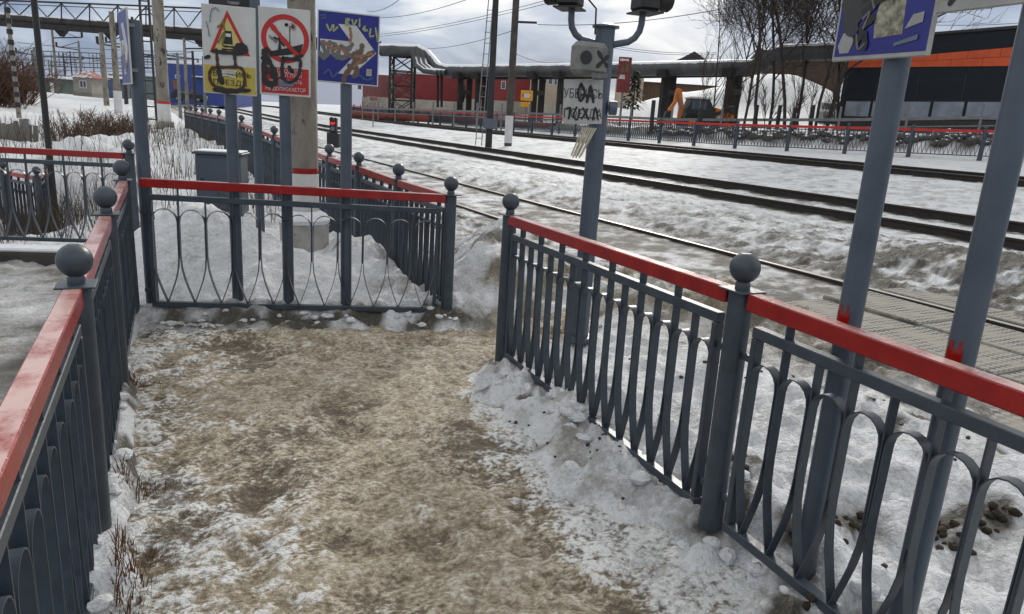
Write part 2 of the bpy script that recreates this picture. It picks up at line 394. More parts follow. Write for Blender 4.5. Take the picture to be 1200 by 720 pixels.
def axis(segs):
    out = []
    for a, b, s in segs:
        n = max(1, int(round((b - a) / s))); out += list(np.linspace(a, b, n + 1)[:-1])
    return np.array(out + [segs[-1][1]])
def grow(a, b, s0, f):
    out = [a]; s = s0
    while out[-1] < b: out.append(out[-1] + s); s *= f
    return np.array(out)
gx = np.concatenate([-grow(1.2, 700, 0.06, 1.13)[::-1][:-1], axis([(-1.2, 1.5, .03), (1.5, 4.5, .024), (4.5, 10.5, .055)])[:-1], axis([(10.5, 21.5, .075)])[:-1], grow(21.5, 60, 0.10, 1.04)[:-1], grow(60, 900, 2, 1.25)])
gy = np.concatenate([axis([(-6, 0.4, .25), (0.4, 7.6, .027), (7.6, 12, .055)])[:-1], grow(12, 70, 0.07, 1.022)[:-1], grow(70, 1600, 2, 1.22)])
GX, GY = np.meshgrid(gx, gy)
GZ = ground_z(GX, GY)
def grid_mesh(name, X, Y, Z, attrs):
    ny, nx = X.shape
    me = bpy.data.meshes.new(name)
    co = np.stack([X, Y, Z], -1).reshape(-1, 3).astype(np.float32)
    idx = np.arange(nx * ny).reshape(ny, nx)
    q = np.stack([idx[:-1, :-1], idx[:-1, 1:], idx[1:, 1:], idx[1:, :-1]], -1).reshape(-1, 4).astype(np.int32)
    me.vertices.add(len(co)); me.vertices.foreach_set('co', co.ravel())
    me.loops.add(q.size); me.loops.foreach_set('vertex_index', q.ravel())
    me.polygons.add(len(q)); me.polygons.foreach_set('loop_start', np.arange(0, q.size, 4, dtype=np.int32))
    me.polygons.foreach_set('loop_total', np.full(len(q), 4, dtype=np.int32))
    me.polygons.foreach_set('use_smooth', np.ones(len(q), dtype=bool))
    me.update(calc_edges=True); me.validate()
    for k, a in attrs.items():
        at = me.attributes.new(k, 'FLOAT', 'POINT'); at.data.foreach_set('value', a.reshape(-1).astype(np.float32))
    return me
# what lies on the snow: grit between the rails, sand by the crossing, soot on the banks (all with their own shapes)
EARTH = [tuple(on_z(a, b_, .20))[:2] for a, b_ in ((945, 605), (1000, 597), (1125, 612), (1160, 608), (930, 690), (862, 545))]
def soil(X, Y, Z):
    n1 = fbm(X * 0.9, Y * 0.9, 41, 4); n2 = fbm(X * 4.5, Y * 4.5, 42, 4); n3 = fbm(X * 13, Y * 13, 44, 3)
    dirt = 0.10 + 0.25 * n1 + 0.22 * n2
    tr = sstep(3.0, 4.2, X) * (1 - sstep(6.9, 7.6, X)); dirt = dirt + tr * (0.50 + 0.8 * n2 + 0.5 * n3) * (1 - 0.45 * sstep(8, 25, Y))
    dirt = dirt + sstep(10, 11, X) * (1 - sstep(21, 24, X)) * (0.10 + 0.25 * n2 + 0.30 * n3)
    bank = sstep(6.9, 7.4, X) * (1 - sstep(9.6, 10.6, X)); dirt = dirt + bank * (0.20 + 0.5 * n2 + 0.35 * n3)
    dirt = dirt + 1.1 * bump2(X, Y, 8.7, 3.0, 1.7, 3.4) * (0.8 + 1.2 * n2 + 0.8 * n3)
    dirt = dirt + 0.5 * bump2(X, Y, 3.2, 6.0, 0.7, 0.9) * (0.4 + 2.5 * n2)
    edge = np.exp(-((Y - cross_y(X) + 0.12) / 0.13) ** 2) * sstep(-0.2, 0.1, X) * (1 - sstep(2.2, 2.5, X))
    dirt = dirt + edge * (0.95 + 2.0 * n2)
    rub = np.exp(-((X - np.interp(Y, [10, 16, 26, 40, 62], [34.4, 31.2, 27.5, 26.4, 25.4])) / 1.0) ** 2) * sstep(12, 15, Y)
    dirt = dirt + rub * (1.1 + 1.2 * n2)
    tanm = 1.1 * bump2(X, Y, 4.05, 4.0, 0.75, 1.6, 0.25) * (1.0 + 1.0 * n2) + 0.30 * tr * (0.5 + n1) * (1 - sstep(12, 30, Y))
    tanm = tanm + 0.7 * bump2(X, Y, 3.0, 5.2, 0.9, 0.7) * (0.6 + 1.8 * n2) + 0.35 * bump2(X, Y, 2.3, 3.6, 0.6, 1.6) * np.clip(n2 * 4, 0, 1)
    tanm = tanm + 0.45 * np.clip(n2 * 3 - 0.2, 0, 1) * bump2(X, Y, 2.2, 6.2, 0.8, 1.3)
    lft = (1 - sstep(-0.5, -0.2, X)) * (1 - sstep(8.2, 9.0, Y)); dirt = dirt + lft * (0.42 + 0.35 * n2); tanm = tanm + lft * (0.12 + 0.7 * np.clip(n1, 0, 1))
    ledge = np.exp(-((X + 0.10) / 0.07) ** 2) * (1 - sstep(5.2, 5.6, Y)); dirt = dirt + ledge * (0.5 + 2.2 * n2)
    for xr_, w_ in ((4.98, .10), (6.50, .10), (11.35, .26), (12.87, .26), (19.0, .30), (20.52, .24)):
        dirt = dirt + 1.5 * np.exp(-((X - xr_) / w_) ** 2) * (0.75 + 0.8 * n2)
    rimr = np.exp(-((X + 0.15 * n1 - np.interp(Y, XR_Y, XR_X) + .02) / 0.20) ** 2) * (1 - sstep(4.3, 4.7, Y))
    tanm = tanm + rimr * (0.22 + 2.0 * n2 + 0.8 * n3); dirt = dirt + rimr * np.clip(n2 * 2.2 + n3 - 0.25, 0, 1)
    for (ux, uy) in ((2.14, 4.13), (1.98, 1.90), (2.15, 5.16), (-.08, 5.84), (-.15, 4.25), (-.21, 2.79), (2.67, 4.01), (2.055, 1.5), (2.03, 1.115)): dirt = dirt + 1.0 * bump2(X, Y, ux, uy, .085, .085) * (0.8 + 1.2 * n3)
    for (ux, uy) in EARTH: dirt = dirt + 2.2 * bump2(X, Y, ux, uy, .10, .08) * (0.75 + 1.6 * n3)
    dots = np.clip(vnoise(X * 9, Y * 9, 51) - 0.36, 0, 1) * 12 * sstep(1.5, 1.9, X) * (1 - sstep(3.8, 4.5, X)) * (1 - sstep(7.5, 8.5, Y))
    dirt = dirt + np.clip(dots, 0, 1) * sstep(0.0, 0.12, n1 + 0.05)
    return np.clip(dirt, 0, 1), np.clip(tanm, 0, 1)
DIRT, TANM = soil(GX, GY, GZ)

m, n, l, b = new_mat('snow_ground')
tc = n.new('ShaderNodeTexCoord')
a1 = n.new('ShaderNodeAttribute'); a1.attribute_name = 'dirt'
a2 = n.new('ShaderNodeAttribute'); a2.attribute_name = 'sand'
nz = n.new('ShaderNodeTexNoise'); nz.inputs['Scale'].default_value = 30; nz.inputs['Detail'].default_value = 6; nz.inputs['Roughness'].default_value = 0.7
l.new(tc.outputs['Object'], nz.inputs['Vector'])
nb = n.new('ShaderNodeTexNoise'); nb.inputs['Scale'].default_value = 3.2; nb.inputs['Detail'].default_value = 5
l.new(tc.outputs['Object'], nb.inputs['Vector'])
def mathn(op, *v, clamp=False):
    q = n.new('ShaderNodeMath'); q.operation = op; q.use_clamp = clamp
    for i, x in enumerate(v):
        if isinstance(x, (int, float)): q.inputs[i].default_value = x
        else: l.new(x, q.inputs[i])
    return q.outputs[0]
def mixc(fac, A, B):
    q = n.new('ShaderNodeMix'); q.data_type = 'RGBA'
    if isinstance(fac, (int, float)): q.inputs[0].default_value = fac
    else: l.new(fac, q.inputs[0])
    for i, x in ((6, A), (7, B)):
        if isinstance(x, tuple): q.inputs[i].default_value = (*x, 1)
        else: l.new(x, q.inputs[i])
    return q.outputs[2]
def rmp(x, a, bb, lo=0.0, hi=1.0):
    q = n.new('ShaderNodeMapRange'); q.inputs['From Min'].default_value = a; q.inputs['From Max'].default_value = bb
    q.inputs['To Min'].default_value = lo; q.inputs['To Max'].default_value = hi; l.new(x, q.inputs['Value']); return q.outputs[0]
snowc = mixc(nb.outputs['Fac'], (0.62, 0.65, 0.70), (0.82, 0.83, 0.84))
fd = mathn('MULTIPLY_ADD', mathn('SUBTRACT', nz.outputs['Fac'], 0.5), 1.1, a1.outputs['Fac'])
fd = n_fd = mathn('MULTIPLY', mathn('SUBTRACT', fd, 0.08), 1.15, clamp=True)
ft = mathn('MULTIPLY_ADD', mathn('SUBTRACT', nz.outputs['Fac'], 0.5), 0.9, a2.outputs['Fac'])
ft = mathn('MULTIPLY', ft, 1.0, clamp=True)
grit = mixc(rmp(nz.outputs['Fac'], .35, .65), (0.014, 0.012, 0.010), (0.15, 0.135, 0.11))
sand = mixc(nb.outputs['Fac'], (0.20, 0.165, 0.11), (0.33, 0.285, 0.20))
c = mixc(ft, snowc, sand)
c = mixc(fd, c, grit)
l.new(c, b.inputs['Base Color'])
b.inputs['Roughness'].default_value = 0.62
b.inputs['Specular IOR Level'].default_value = 0.35
nf2 = n.new('ShaderNodeTexNoise'); nf2.inputs['Scale'].default_value = 13; nf2.inputs['Detail'].default_value = 6; nf2.inputs['Roughness'].default_value = 0.7
l.new(tc.outputs['Object'], nf2.inputs['Vector'])
nf = n.new('ShaderNodeTexNoise'); nf.inputs['Scale'].default_value = 55; nf.inputs['Detail'].default_value = 4
l.new(tc.outputs['Object'], nf.inputs['Vector'])
bp = n.new('ShaderNodeBump'); bp.inputs['Strength'].default_value = 1.0; bp.inputs['Distance'].default_value = 0.06
l.new(mathn('ADD', mathn('MULTIPLY', nf.outputs['Fac'], 0.3), mathn('MULTIPLY', nf2.outputs['Fac'], 0.7)), bp.inputs['Height']); l.new(bp.outputs[0], b.inputs['Normal'])
SNOWG = m
gme = grid_mesh('ground', GX, GY, GZ, {'dirt': DIRT, 'sand': TANM}); gme.materials.append(SNOWG)
ground = tag(link('ground', gme), kind='structure')

# the trodden, sanded ice of the path
m, n, l, b = new_mat('path_ice')
tc = n.new('ShaderNodeTexCoord'); sp = n.new('ShaderNodeSeparateXYZ'); l.new(tc.outputs['Object'], sp.inputs[0])
mp = n.new('ShaderNodeMapping'); mp.inputs['Scale'].default_value = (1.0, 1.25, 1.0); mp.inputs['Rotation'].default_value = (0, 0, radians(28))
l.new(tc.outputs['Object'], mp.inputs[0])
def noise(scale, det=6, rough=0.65, vec=None, dist=0.0):
    q = n.new('ShaderNodeTexNoise'); q.inputs['Scale'].default_value = scale; q.inputs['Detail'].default_value = det
    q.inputs['Roughness'].default_value = rough; q.inputs['Distortion'].default_value = dist
    l.new(vec or mp.outputs[0], q.inputs['Vector']); return q.outputs['Fac']
ica = n.new('ShaderNodeAttribute'); ica.attribute_name = 'ice'
big, mid, fine, grain = noise(1.3, 5), noise(6.0, 8, 0.72), noise(40, 4, 0.62), noise(130, 3, 0.6)
rla = n.new('ShaderNodeAttribute'); rla.attribute_name = 'relief'; rel = rla.outputs['Fac']      # sand gathers in the hollows, ice is rubbed bare on the crests
mac = n.new('ShaderNodeAttribute'); mac.attribute_name = 'patch'; mac = mac.outputs['Fac']
rr = mathn('ADD', rel, mathn('MULTIPLY', mathn('SUBTRACT', fine, 0.5), 1.7))
tanc = mixc(rmp(rr, -.34, .10), (0.165, 0.130, 0.085), (0.43, 0.368, 0.272))
tanc = mixc(rmp(rr, .06, .30, 0, .85), tanc, (0.62, 0.59, 0.52))
icef = mathn('ADD', ica.outputs['Fac'], mathn('MULTIPLY', rel, 1.1))
icef = mathn('ADD', icef, mathn('MULTIPLY', mathn('SUBTRACT', mid, 0.5), 2.0))
icef = mathn('ADD', icef, mathn('MULTIPLY', mathn('SUBTRACT', fine, 0.5), 1.5))
icef = rmp(icef, 0.34, 0.68)
icec = mixc(rmp(rr, -.32, .16), (0.24, 0.24, 0.235), (0.76, 0.77, 0.77))
c = mixc(icef, tanc, icec)
dk = mathn('SUBTRACT', mac, mathn('MULTIPLY', rr, 0.8))
c = mixc(rmp(dk, 0.24, 0.58, 0, 0.76), c, (0.085, 0.064, 0.042))
c = mixc(rmp(grain, 0.60, 0.70, 0, 0.6), c, (0.09, 0.07, 0.045))
l.new(c, b.inputs['Base Color'])
l.new(rmp(mid, 0.3, 0.7, 0.48, 0.8), b.inputs['Roughness'])
b.inputs['Specular IOR Level'].default_value = 0.35
hgt = mathn('ADD', mathn('MULTIPLY', fine, 0.6), mathn('MULTIPLY', noise(90, 3, 0.65), 0.4))
bp = n.new('ShaderNodeBump'); bp.inputs['Strength'].default_value = 1.0; bp.inputs['Distance'].default_value = 0.03
l.new(hgt, bp.inputs['Height']); l.new(bp.outputs[0], b.inputs['Normal'])
PATHM = m
px = axis([(-0.5, 3.4, .02)]); py = axis([(-3.0, 0.6, .08), (0.6, 5.9, .018)])
PXX, PYY = np.meshgrid(px, py)
def path_z(X, Y):
    z = 0.034 * fbm(X * 1.8, Y * 2.2, 61, 3) + 0.030 * fbm(X * 7, Y * 8, 62, 3) + 0.014 * fbm(X * 22, Y * 24, 63, 2)
    foot = np.clip(vnoise(X * 4.2, Y * 3.4, 66) - 0.22, 0, 1) * 0.10     # boot prints
    z = z - foot + 0.25 * sstep(2.3, 3.3, X)
    return z - 0.22 * sstep(2.9, 3.4, X) - 0.14 * sstep(-0.05, 0.15, Y - cross_y(X)) - 0.16 * (1 - sstep(-0.35, -0.08, X)) - 0.14 * sstep(0.06, 0.3, X - np.interp(Y, [-3, 4.1, 4.35, 9], [1.75, 1.95, 4, 4]))
_n = fbm(PXX * 1.6, PYY * 1.6, 81, 3)
PICE = 0.66 * (1 - sstep(-0.15, 0.62, PXX + 0.5 * _n)) + 0.80 * sstep(-0.24, 0.06, PXX + 0.35 * _n - np.interp(PYY, XR_Y, XR_X)) * (1 - sstep(4.2, 4.6, PYY))
PICE = PICE + 0.45 * sstep(-0.5, -0.15, PYY - cross_y(PXX)) * (1 - sstep(0.6, 1.2, PXX))
pme = grid_mesh('path', PXX, PYY, path_z(PXX, PYY), {'ice': PICE, 'relief': fbm(PXX * 7, PYY * 8, 62, 3) * .13 + fbm(PXX * 22, PYY * 24, 63, 2) * .36 - .9 * np.clip(vnoise(PXX * 4.2, PYY * 3.4, 66) - 0.22, 0, 1), 'patch': .70 * fbm(PXX * 2.6, PYY * 3.2, 83, 4) + .26 * np.exp(-((PXX - np.interp(PYY, XR_Y, XR_X) + .22) / .16) ** 2) * (1 - sstep(4.2, 4.7, PYY)) + .28 * np.exp(-((PXX - .55) / .22) ** 2) + .3 * np.exp(-((PXX - .06) / .07) ** 2)}); pme.materials.append(PATHM)
path = tag(link('path', pme), kind='structure')

# ------------------------------------------------------------------ fences (one design: ball-topped pipe posts, red hand rail, tulip-shaped flat-bar infill)
Z_RAIL0, Z_RAIL1, Z_UP0, Z_UP1, Z_BOT0, Z_BOT1 = 0.972, 1.034, 0.882, 0.922, 0.090, 0.128
Z_JOIN, Z_SPRING = 0.47, 0.73
_cache = {}
def post_meshes():
    if 'post' not in _cache:
        _cache['post'] = MB().lathe([(.046, -.25), (.046, 1.030)], 16).mesh('post', GREY, True)
        _cache['plate'] = MB().bbox(-.066, .066, -.060, .060, 1.031, 1.038, .002).mesh('cap_plate', GREY)
        _cache['ball'] = MB().lathe([(.028, 1.038), (.028, 1.058), (.024, 1.066)] + [(.057 * sin(pi * k / 10), 1.118 - .057 * cos(pi * k / 10)) for k in range(2, 10)] + [(.020, 1.1715)], 18).mesh('ball_finial', GREY, True)
    return _cache['post'], _cache['plate'], _cache['ball']
def bar_mesh(tall):
    k = ('bar', tall)
    if k not in _cache:
        _cache[k] = MB().box(-.0035, .0035, -.018, .018, Z_JOIN, Z_RAIL0 + .004 if tall else Z_UP0 + .006).mesh('upright_bar', GREY)
    return _cache[k]
def tulip_outline(bw, t=0.004):
    w = bw / 2 - 0.006
    half = [(0.0, Z_BOT1 - .004)] + [(w * sin(pi / 2 * u) , Z_BOT1 + (Z_JOIN - Z_BOT1) * u) for u in (.25, .5, .75, 1)] + [(w, Z_SPRING)]
    arch = [(w * cos(a), Z_SPRING + w * 1.05 * sin(a)) for a in [pi / 8 * k for k in range(1, 8)]]
    r = half + arch + [(-x, z) for x, z in reversed(half)]
    return r
def tulip_mesh(bw):
    k = ('tulip', round(bw, 4))
    if k not in _cache:
        mb = MB(); pts = tulip_outline(bw); nn = len(pts); t = .0022; vs, fs = [], []
        for i, (x, z) in enumerate(pts):
            a, c = pts[max(i-1, 0)], pts[min(i+1, nn-1)]
            dx, dz = c[0]-a[0], c[1]-a[1]; L = hypot(dx, dz); nx, nzz = -dz / L * t, dx / L * t
            for s_, y in ((1, -.019), (1, .019), (-1, .019), (-1, -.019)): vs.append((x + s_*nx, y, z + s_*nzz))
        for i in range(nn - 1):
            for j in range(4): fs.append((i*4+j, i*4+(j+1) % 4, (i+1)*4+(j+1) % 4, (i+1)*4+j))
        fs += [(3, 2, 1, 0), tuple((nn-1)*4 + j for j in range(4))]
        mb.add(vs, fs); _cache[k] = mb.mesh('tulip_strip', GREY, True)
    return _cache[k]
def rail_mesh(name, L, z0, z1, d, m, bev=.004):
    k = (name, round(L, 3), z0)
    if k not in _cache: _cache[k] = MB().bbox(0, L, -d/2, d/2, z0, z1, bev).mesh(name, m)
    return _cache[k]
def infill_mesh(L, n, hv=1.0):
    """a whole panel seen from afar, pieces joined"""
    k = ('infill', round(L, 3), n, hv)
    if k not in _cache:
        mb = MB(); ins = .10; bw = (L - 2*ins) / n
        mb.box(ins, L-ins, -.02, .02, Z_UP0, Z_UP1); mb.box(ins, L-ins, -.02, .02, Z_BOT0, Z_BOT1)
        for i in range(n + 1):
            x = ins + i*bw; mb.box(x-.004*hv, x+.004*hv, -.018, .018, Z_JOIN, Z_RAIL0 if i % 2 else Z_UP0)
            for s_ in (-1, 1):
                if 0 <= i + (s_ - 1)/2 < n:
                    mb.beam((x + s_*.006, 0, Z_JOIN), (x + s_*bw/2, 0, Z_BOT1), .036, .004*hv, (1, 0, 0))
                    mb.beam((x + s_*.006, 0, Z_SPRING), (x + s_*bw*.25, 0, Z_SPRING + bw*.42), .036, .004*hv, (1, 0, 0))
                    mb.beam((x + s_*bw*.25, 0, Z_SPRING + bw*.42), (x + s_*bw*.5, 0, Z_SPRING + bw*.5), .036, .004*hv, (1, 0, 0))
        _cache[k] = mb.mesh('panel_infill', GREY)
    return _cache[k]
def far_posts():
    if 'fpost' not in _cache: _cache['fpost'] = MB().lathe([(.095, -.35), (.070, 1.06), (.045, 1.09), (.070, 1.14), (.045, 1.20)], 10).mesh('post', GREY)
    return _cache['fpost']
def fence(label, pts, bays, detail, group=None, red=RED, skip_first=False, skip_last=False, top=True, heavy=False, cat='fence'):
    """pts: (x, y, z) of the posts; bays: bays per panel; detail: how many panels are built piece by piece"""
    root = thing('railing_fence', label, cat, pts[0], 0, group)
    o = Vector(pts[0]); pm_, pl_, bl_ = post_meshes()
    for i, p in enumerate(pts):
        if (i == 0 and skip_first) or (i == len(pts)-1 and skip_last): continue
        lp = Vector(p) - o
        seg = pts[min(i+1, len(pts)-1)], pts[min(i, len(pts)-2)]
        a = atan2(seg[0][1]-seg[1][1], seg[0][0]-seg[1][0])
        q = link('post', pm_, root, lp, a)
        q.rotation_euler.x = rng.uniform(-.008, .008); q.rotation_euler.y = rng.uniform(-.008, .008)
        if heavy: q.data = far_posts(); continue
        link('cap_plate', pl_, q); link('ball_finial', bl_, q)
    for i in range(len(pts) - 1):
        P, Q = Vector(pts[i]), Vector(pts[i+1]); d = Q - P; L = hypot(d.x, d.y); a = atan2(d.y, d.x); lp = P - o
        sl = -atan2(d.z, L); nb = bays[i] if isinstance(bays, (list, tuple)) else bays
        def put(nm, me, x=0.0):
            q = link(nm, me, root, lp + Vector((cos(a)*x, sin(a)*x, d.z*x/L))); q.rotation_euler = (0, sl, a); return q
        if heavy: put('top_rail', rail_mesh('top_rail', L - .10, .955, 1.065, .09, red), .05)
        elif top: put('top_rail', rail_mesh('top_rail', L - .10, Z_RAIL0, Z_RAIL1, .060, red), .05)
        if i >= detail:
            tag(put('panel_infill', infill_mesh(L, nb, 3.2 if heavy else 1.0)), kind='stuff'); continue
        ins = .105; bw = (L - 2*ins) / nb
        put('upper_rail', rail_mesh('upper_rail', L - 2*ins + .03, Z_UP0, Z_UP1, .040, GREY, .003), ins - .015)
        put('lower_rail', rail_mesh('lower_rail', L - 2*ins + .03, Z_BOT0, Z_BOT1, .042, GREY, .003), ins - .015)
        k = 'stile'
        if k not in _cache: _cache[k] = MB().bbox(-.013, .013, -.0215, .0215, Z_BOT1 + .001, Z_UP0 - .001, .003).mesh('stile', GREY)
        put('stile', _cache[k], ins); put('stile', _cache[k], L - ins)
        k = 'lug'
        if k not in _cache: _cache[k] = MB().box(.040, .092, -.006, .006, .78, .805).mesh('fixing_lug', GREY); _cache['lug2'] = MB().box(.040, .092, -.006, .006, .20, .225).mesh('fixing_lug', GREY)
        for k in ('lug', 'lug2'): put('fixing_lug', _cache[k]); q = put('fixing_lug', _cache[k], L); q.rotation_euler = (0, -sl, a + pi)
        for j in range(1, nb): put('upright_bar', bar_mesh(j % 2 == 1), ins + j*bw + rng.uniform(-.0015, .0015)).rotation_euler.y += rng.uniform(-.004, .004)
        for j in range(nb): q = put('tulip_strip', tulip_mesh(bw), ins + (j + .5)*bw); q.rotation_euler.y += rng.uniform(-.005, .005); q.rotation_euler.x += rng.uniform(-.006, .006)
    return root

# right fence beside the path
fence('red-railed grey fence beside the path, with the signal post and two sign poles behind it',
      [(2.14, 4.13, -.02), (1.98, 1.90, .01), (1.82, -0.33, .0)], [15, 14], 2)
# left fence beside the path
fence('red-railed grey fence on the snowless side of the path opposite the signal post',
      [(-.08, 5.84, 0), (-.15, 4.25, -.02), (-.21, 2.79, -.06), (-.285, 1.02, -.08), (-.34, -.5, -.08)], 10, 3, skip_first=False)
# fence across the end of the path: shares the corner posts of its neighbours, so it brings only rail and panel
fence('red-railed fence panel closing the end of the path in front of the road signs',
      [(-.035, 5.826, .02), (2.15, 5.16, -.01)], 11, 1, skip_first=True, skip_last=True)
# long fence running back along the track from the corner post
FB = [(2.15, 5.16, -.01), (2.10, 6.30, .0), (2.05, 7.4, .03), (2.0, 8.5, .05)]
y = 8.5
while y < 25:
    y += 1.55; FB.append((2.0 - (y - 8.5) * .028, y, .05 + .25 * min((y - 8.5) / 8, 1)))
fence('long red-railed grey fence running away beside the near railway track behind the concrete pole', FB, 8, 3)
# far left: railing across the other path and a fence end standing lower behind it
fence('red-railed fence panel across the side path left of the brush slope',
      [(-.04, 8.45, .02), (-1.75, 9.05, .02), (-3.5, 9.65, .02)], 9, 2)
fence('low-standing dark fence in the hollow behind the side path railing',
      [(-2.25, 14.1, -.62), (-1.77, 13.25, -.60), (-1.27, 12.40, -.60), (-1.22, 13.5, -.58)], 7, 0)

# ------------------------------------------------------------------ railway tracks
def rail_part(parent, X, zs, y0=-25, y1=420):
    prof = [(-.065, 0), (.065, 0), (.065, .018), (.012, .035), (.012, .125), (.036, .135), (.036, .170), (-.036, .170), (-.036, .135), (-.012, .125), (-.012, .035), (-.065, .018)]
    ys = list(np.concatenate([np.linspace(y0, 60, 18), np.linspace(75, y1, 12)]))
    mb = MB(); nn = len(prof); vs, fs = [], []
    for y in ys:
        b0 = zs(y)
        vs += [(X + a, y, b0 + c) for a, c in prof]
    for i in range(len(ys) - 1):
        for j in range(nn): fs.append((i*nn+j, (i+1)*nn+j, (i+1)*nn+(j+1) % nn, i*nn+(j+1) % nn))
    mb.add(vs, fs); part('rail', mb, RAILM, parent)
    mb = MB()
    for i in range(len(ys) - 1):
        p, q = ys[i], ys[i+1]; zp, zq = zs(p) + .1725, zs(q) + .1725
        mb.add([(X-.030, p, zp), (X+.030, p, zp), (X+.030, q, zq), (X-.030, q, zq), (X-.030, p, zp-.006), (X+.030, p, zp-.006), (X+.030, q, zq-.006), (X-.030, q, zq-.006)],
               [(0,1,2,3), (0,4,5,1), (2,6,7,3), (0,3,7,4), (1,5,6,2)])
    part('rail_head', mb, RAILT, parent)
def far_rise(y): return 0.8 * float(sstep(45, 140, y)) + 2.0 * float(sstep(150, 900, y))
SLEEPER = mat('sleeper_wood', (0.060, 0.047, 0.038), (0.030, 0.025, 0.022), 7, 0.9, 0.4, 40)
def track(label, xa, xb, za, zb, sleepers=None):
    t = thing('railway_track', label, 'track', (0, 0, 0))
    rail_part(t, xa, lambda y: za - .17 + far_rise(y)); rail_part(t, xb, lambda y: zb - .17 + far_rise(y))
    if sleepers:
        me = MB().bbox(-1.32, 1.32, -.12, .12, -.10, .03, .01).mesh('sleeper', SLEEPER)
        y = sleepers[0]
        while y < sleepers[1]:
            link('sleeper', me, t, ((xa + xb)/2, y, (za + zb)/2 - .16 + far_rise(y)), rng.uniform(-.01, .01)); y += .56
    return t
track('near railway track half sunk in dirty ice beside the crossing mats', 4.98, 6.50, .135, .185)
track('railway track with dark exposed rails beyond the lumpy snow bank', 11.35, 12.87, .385, .495)
track('farthest railway track just in front of the far red fence', 19.0, 20.52, .955, 1.0)

# rubber mats of the foot crossing, one object each
m, n, l, b = new_mat('crossing_rubber')
tc = n.new('ShaderNodeTexCoord')
mp = n.new('ShaderNodeMapping'); mp.inputs['Rotation'].default_value = (0, 0, radians(45)); mp.inputs['Scale'].default_value = (22, 22, 22)
l.new(tc.outputs['Object'], mp.inputs[0])
ck = n.new('ShaderNodeTexChecker'); ck.inputs['Scale'].default_value = 1.0; l.new(mp.outputs[0], ck.inputs['Vector'])
nz = n.new('ShaderNodeTexNoise'); nz.inputs['Scale'].default_value = 4; nz.inputs['Detail'].default_value = 6; l.new(tc.outputs['Object'], nz.inputs['Vector'])
f1 = mathn('MULTIPLY', ck.outputs['Fac'], 1.0)
c = mixc(f1, (0.055, 0.052, 0.048), (0.30, 0.29, 0.265))
c = mixc(rmp(nz.outputs['Fac'], .38, .58, 0, .92), c, (0.27, 0.25, 0.215))
l.new(c, b.inputs['Base Color']); b.inputs['Roughness'].default_value = 0.8
bp = n.new('ShaderNodeBump'); bp.inputs['Strength'].default_value = 0.8; bp.inputs['Distance'].default_value = 0.01
l.new(f1, bp.inputs['Height']); l.new(bp.outputs[0], b.inputs['Normal'])
RUB = m
xr = thing('foot_crossing', 'ribbed rubber mats laid between and beside the rails of the near track', 'crossing', (0, 0, 0))
for (x0, x1, zz) in [(3.75, 4.90, .125), (5.07, 5.73, .150), (5.75, 6.42, .165), (6.58, 7.75, .195)]:
    y = 0.55
    while y < (2.9 if x1 < 5 else 4.0):
        q = part('mat', MB().bbox(0, x1-x0, 0, .98, -.09, 0, .012), RUB, xr, (x0, y, zz + rng.uniform(-.006, .006))); q.rotation_euler = (rng.uniform(-.006, .006), rng.uniform(-.008, .008), 0)
        y += 1.0

# ------------------------------------------------------------------ signs beside the path
INK = {}
def ink(name, c, rough=0.5):
    if name not in INK: INK[name] = mat('ink_' + name, c, tuple(v*.8 for v in c), 14, rough)
    return INK[name]
WHITE_S = mat('sign_white', (0.56, 0.56, 0.54), (0.44, 0.44, 0.42), 5, 0.5, spots=(0.30, 0.29, 0.27), spot_amt=.66)
YEL_S = mat('sign_yellow', (0.50, 0.40, 0.055), (0.38, 0.29, 0.05), 6, 0.5, spots=(0.20, 0.15, 0.06), spot_amt=.64)
RED_S = mat('sign_red', (0.46, 0.014, 0.012), (0.36, 0.010, 0.010), 5, 0.45)
BLUE_S = mat('sign_blue', (0.010, 0.016, 0.22), (0.006, 0.010, 0.15), 5, 0.4, spots=(0.03, 0.04, 0.12), spot_amt=.62)
BACK_S = mat('sign_back', (0.22, 0.23, 0.24), (0.15, 0.155, 0.165), 5, 0.5)
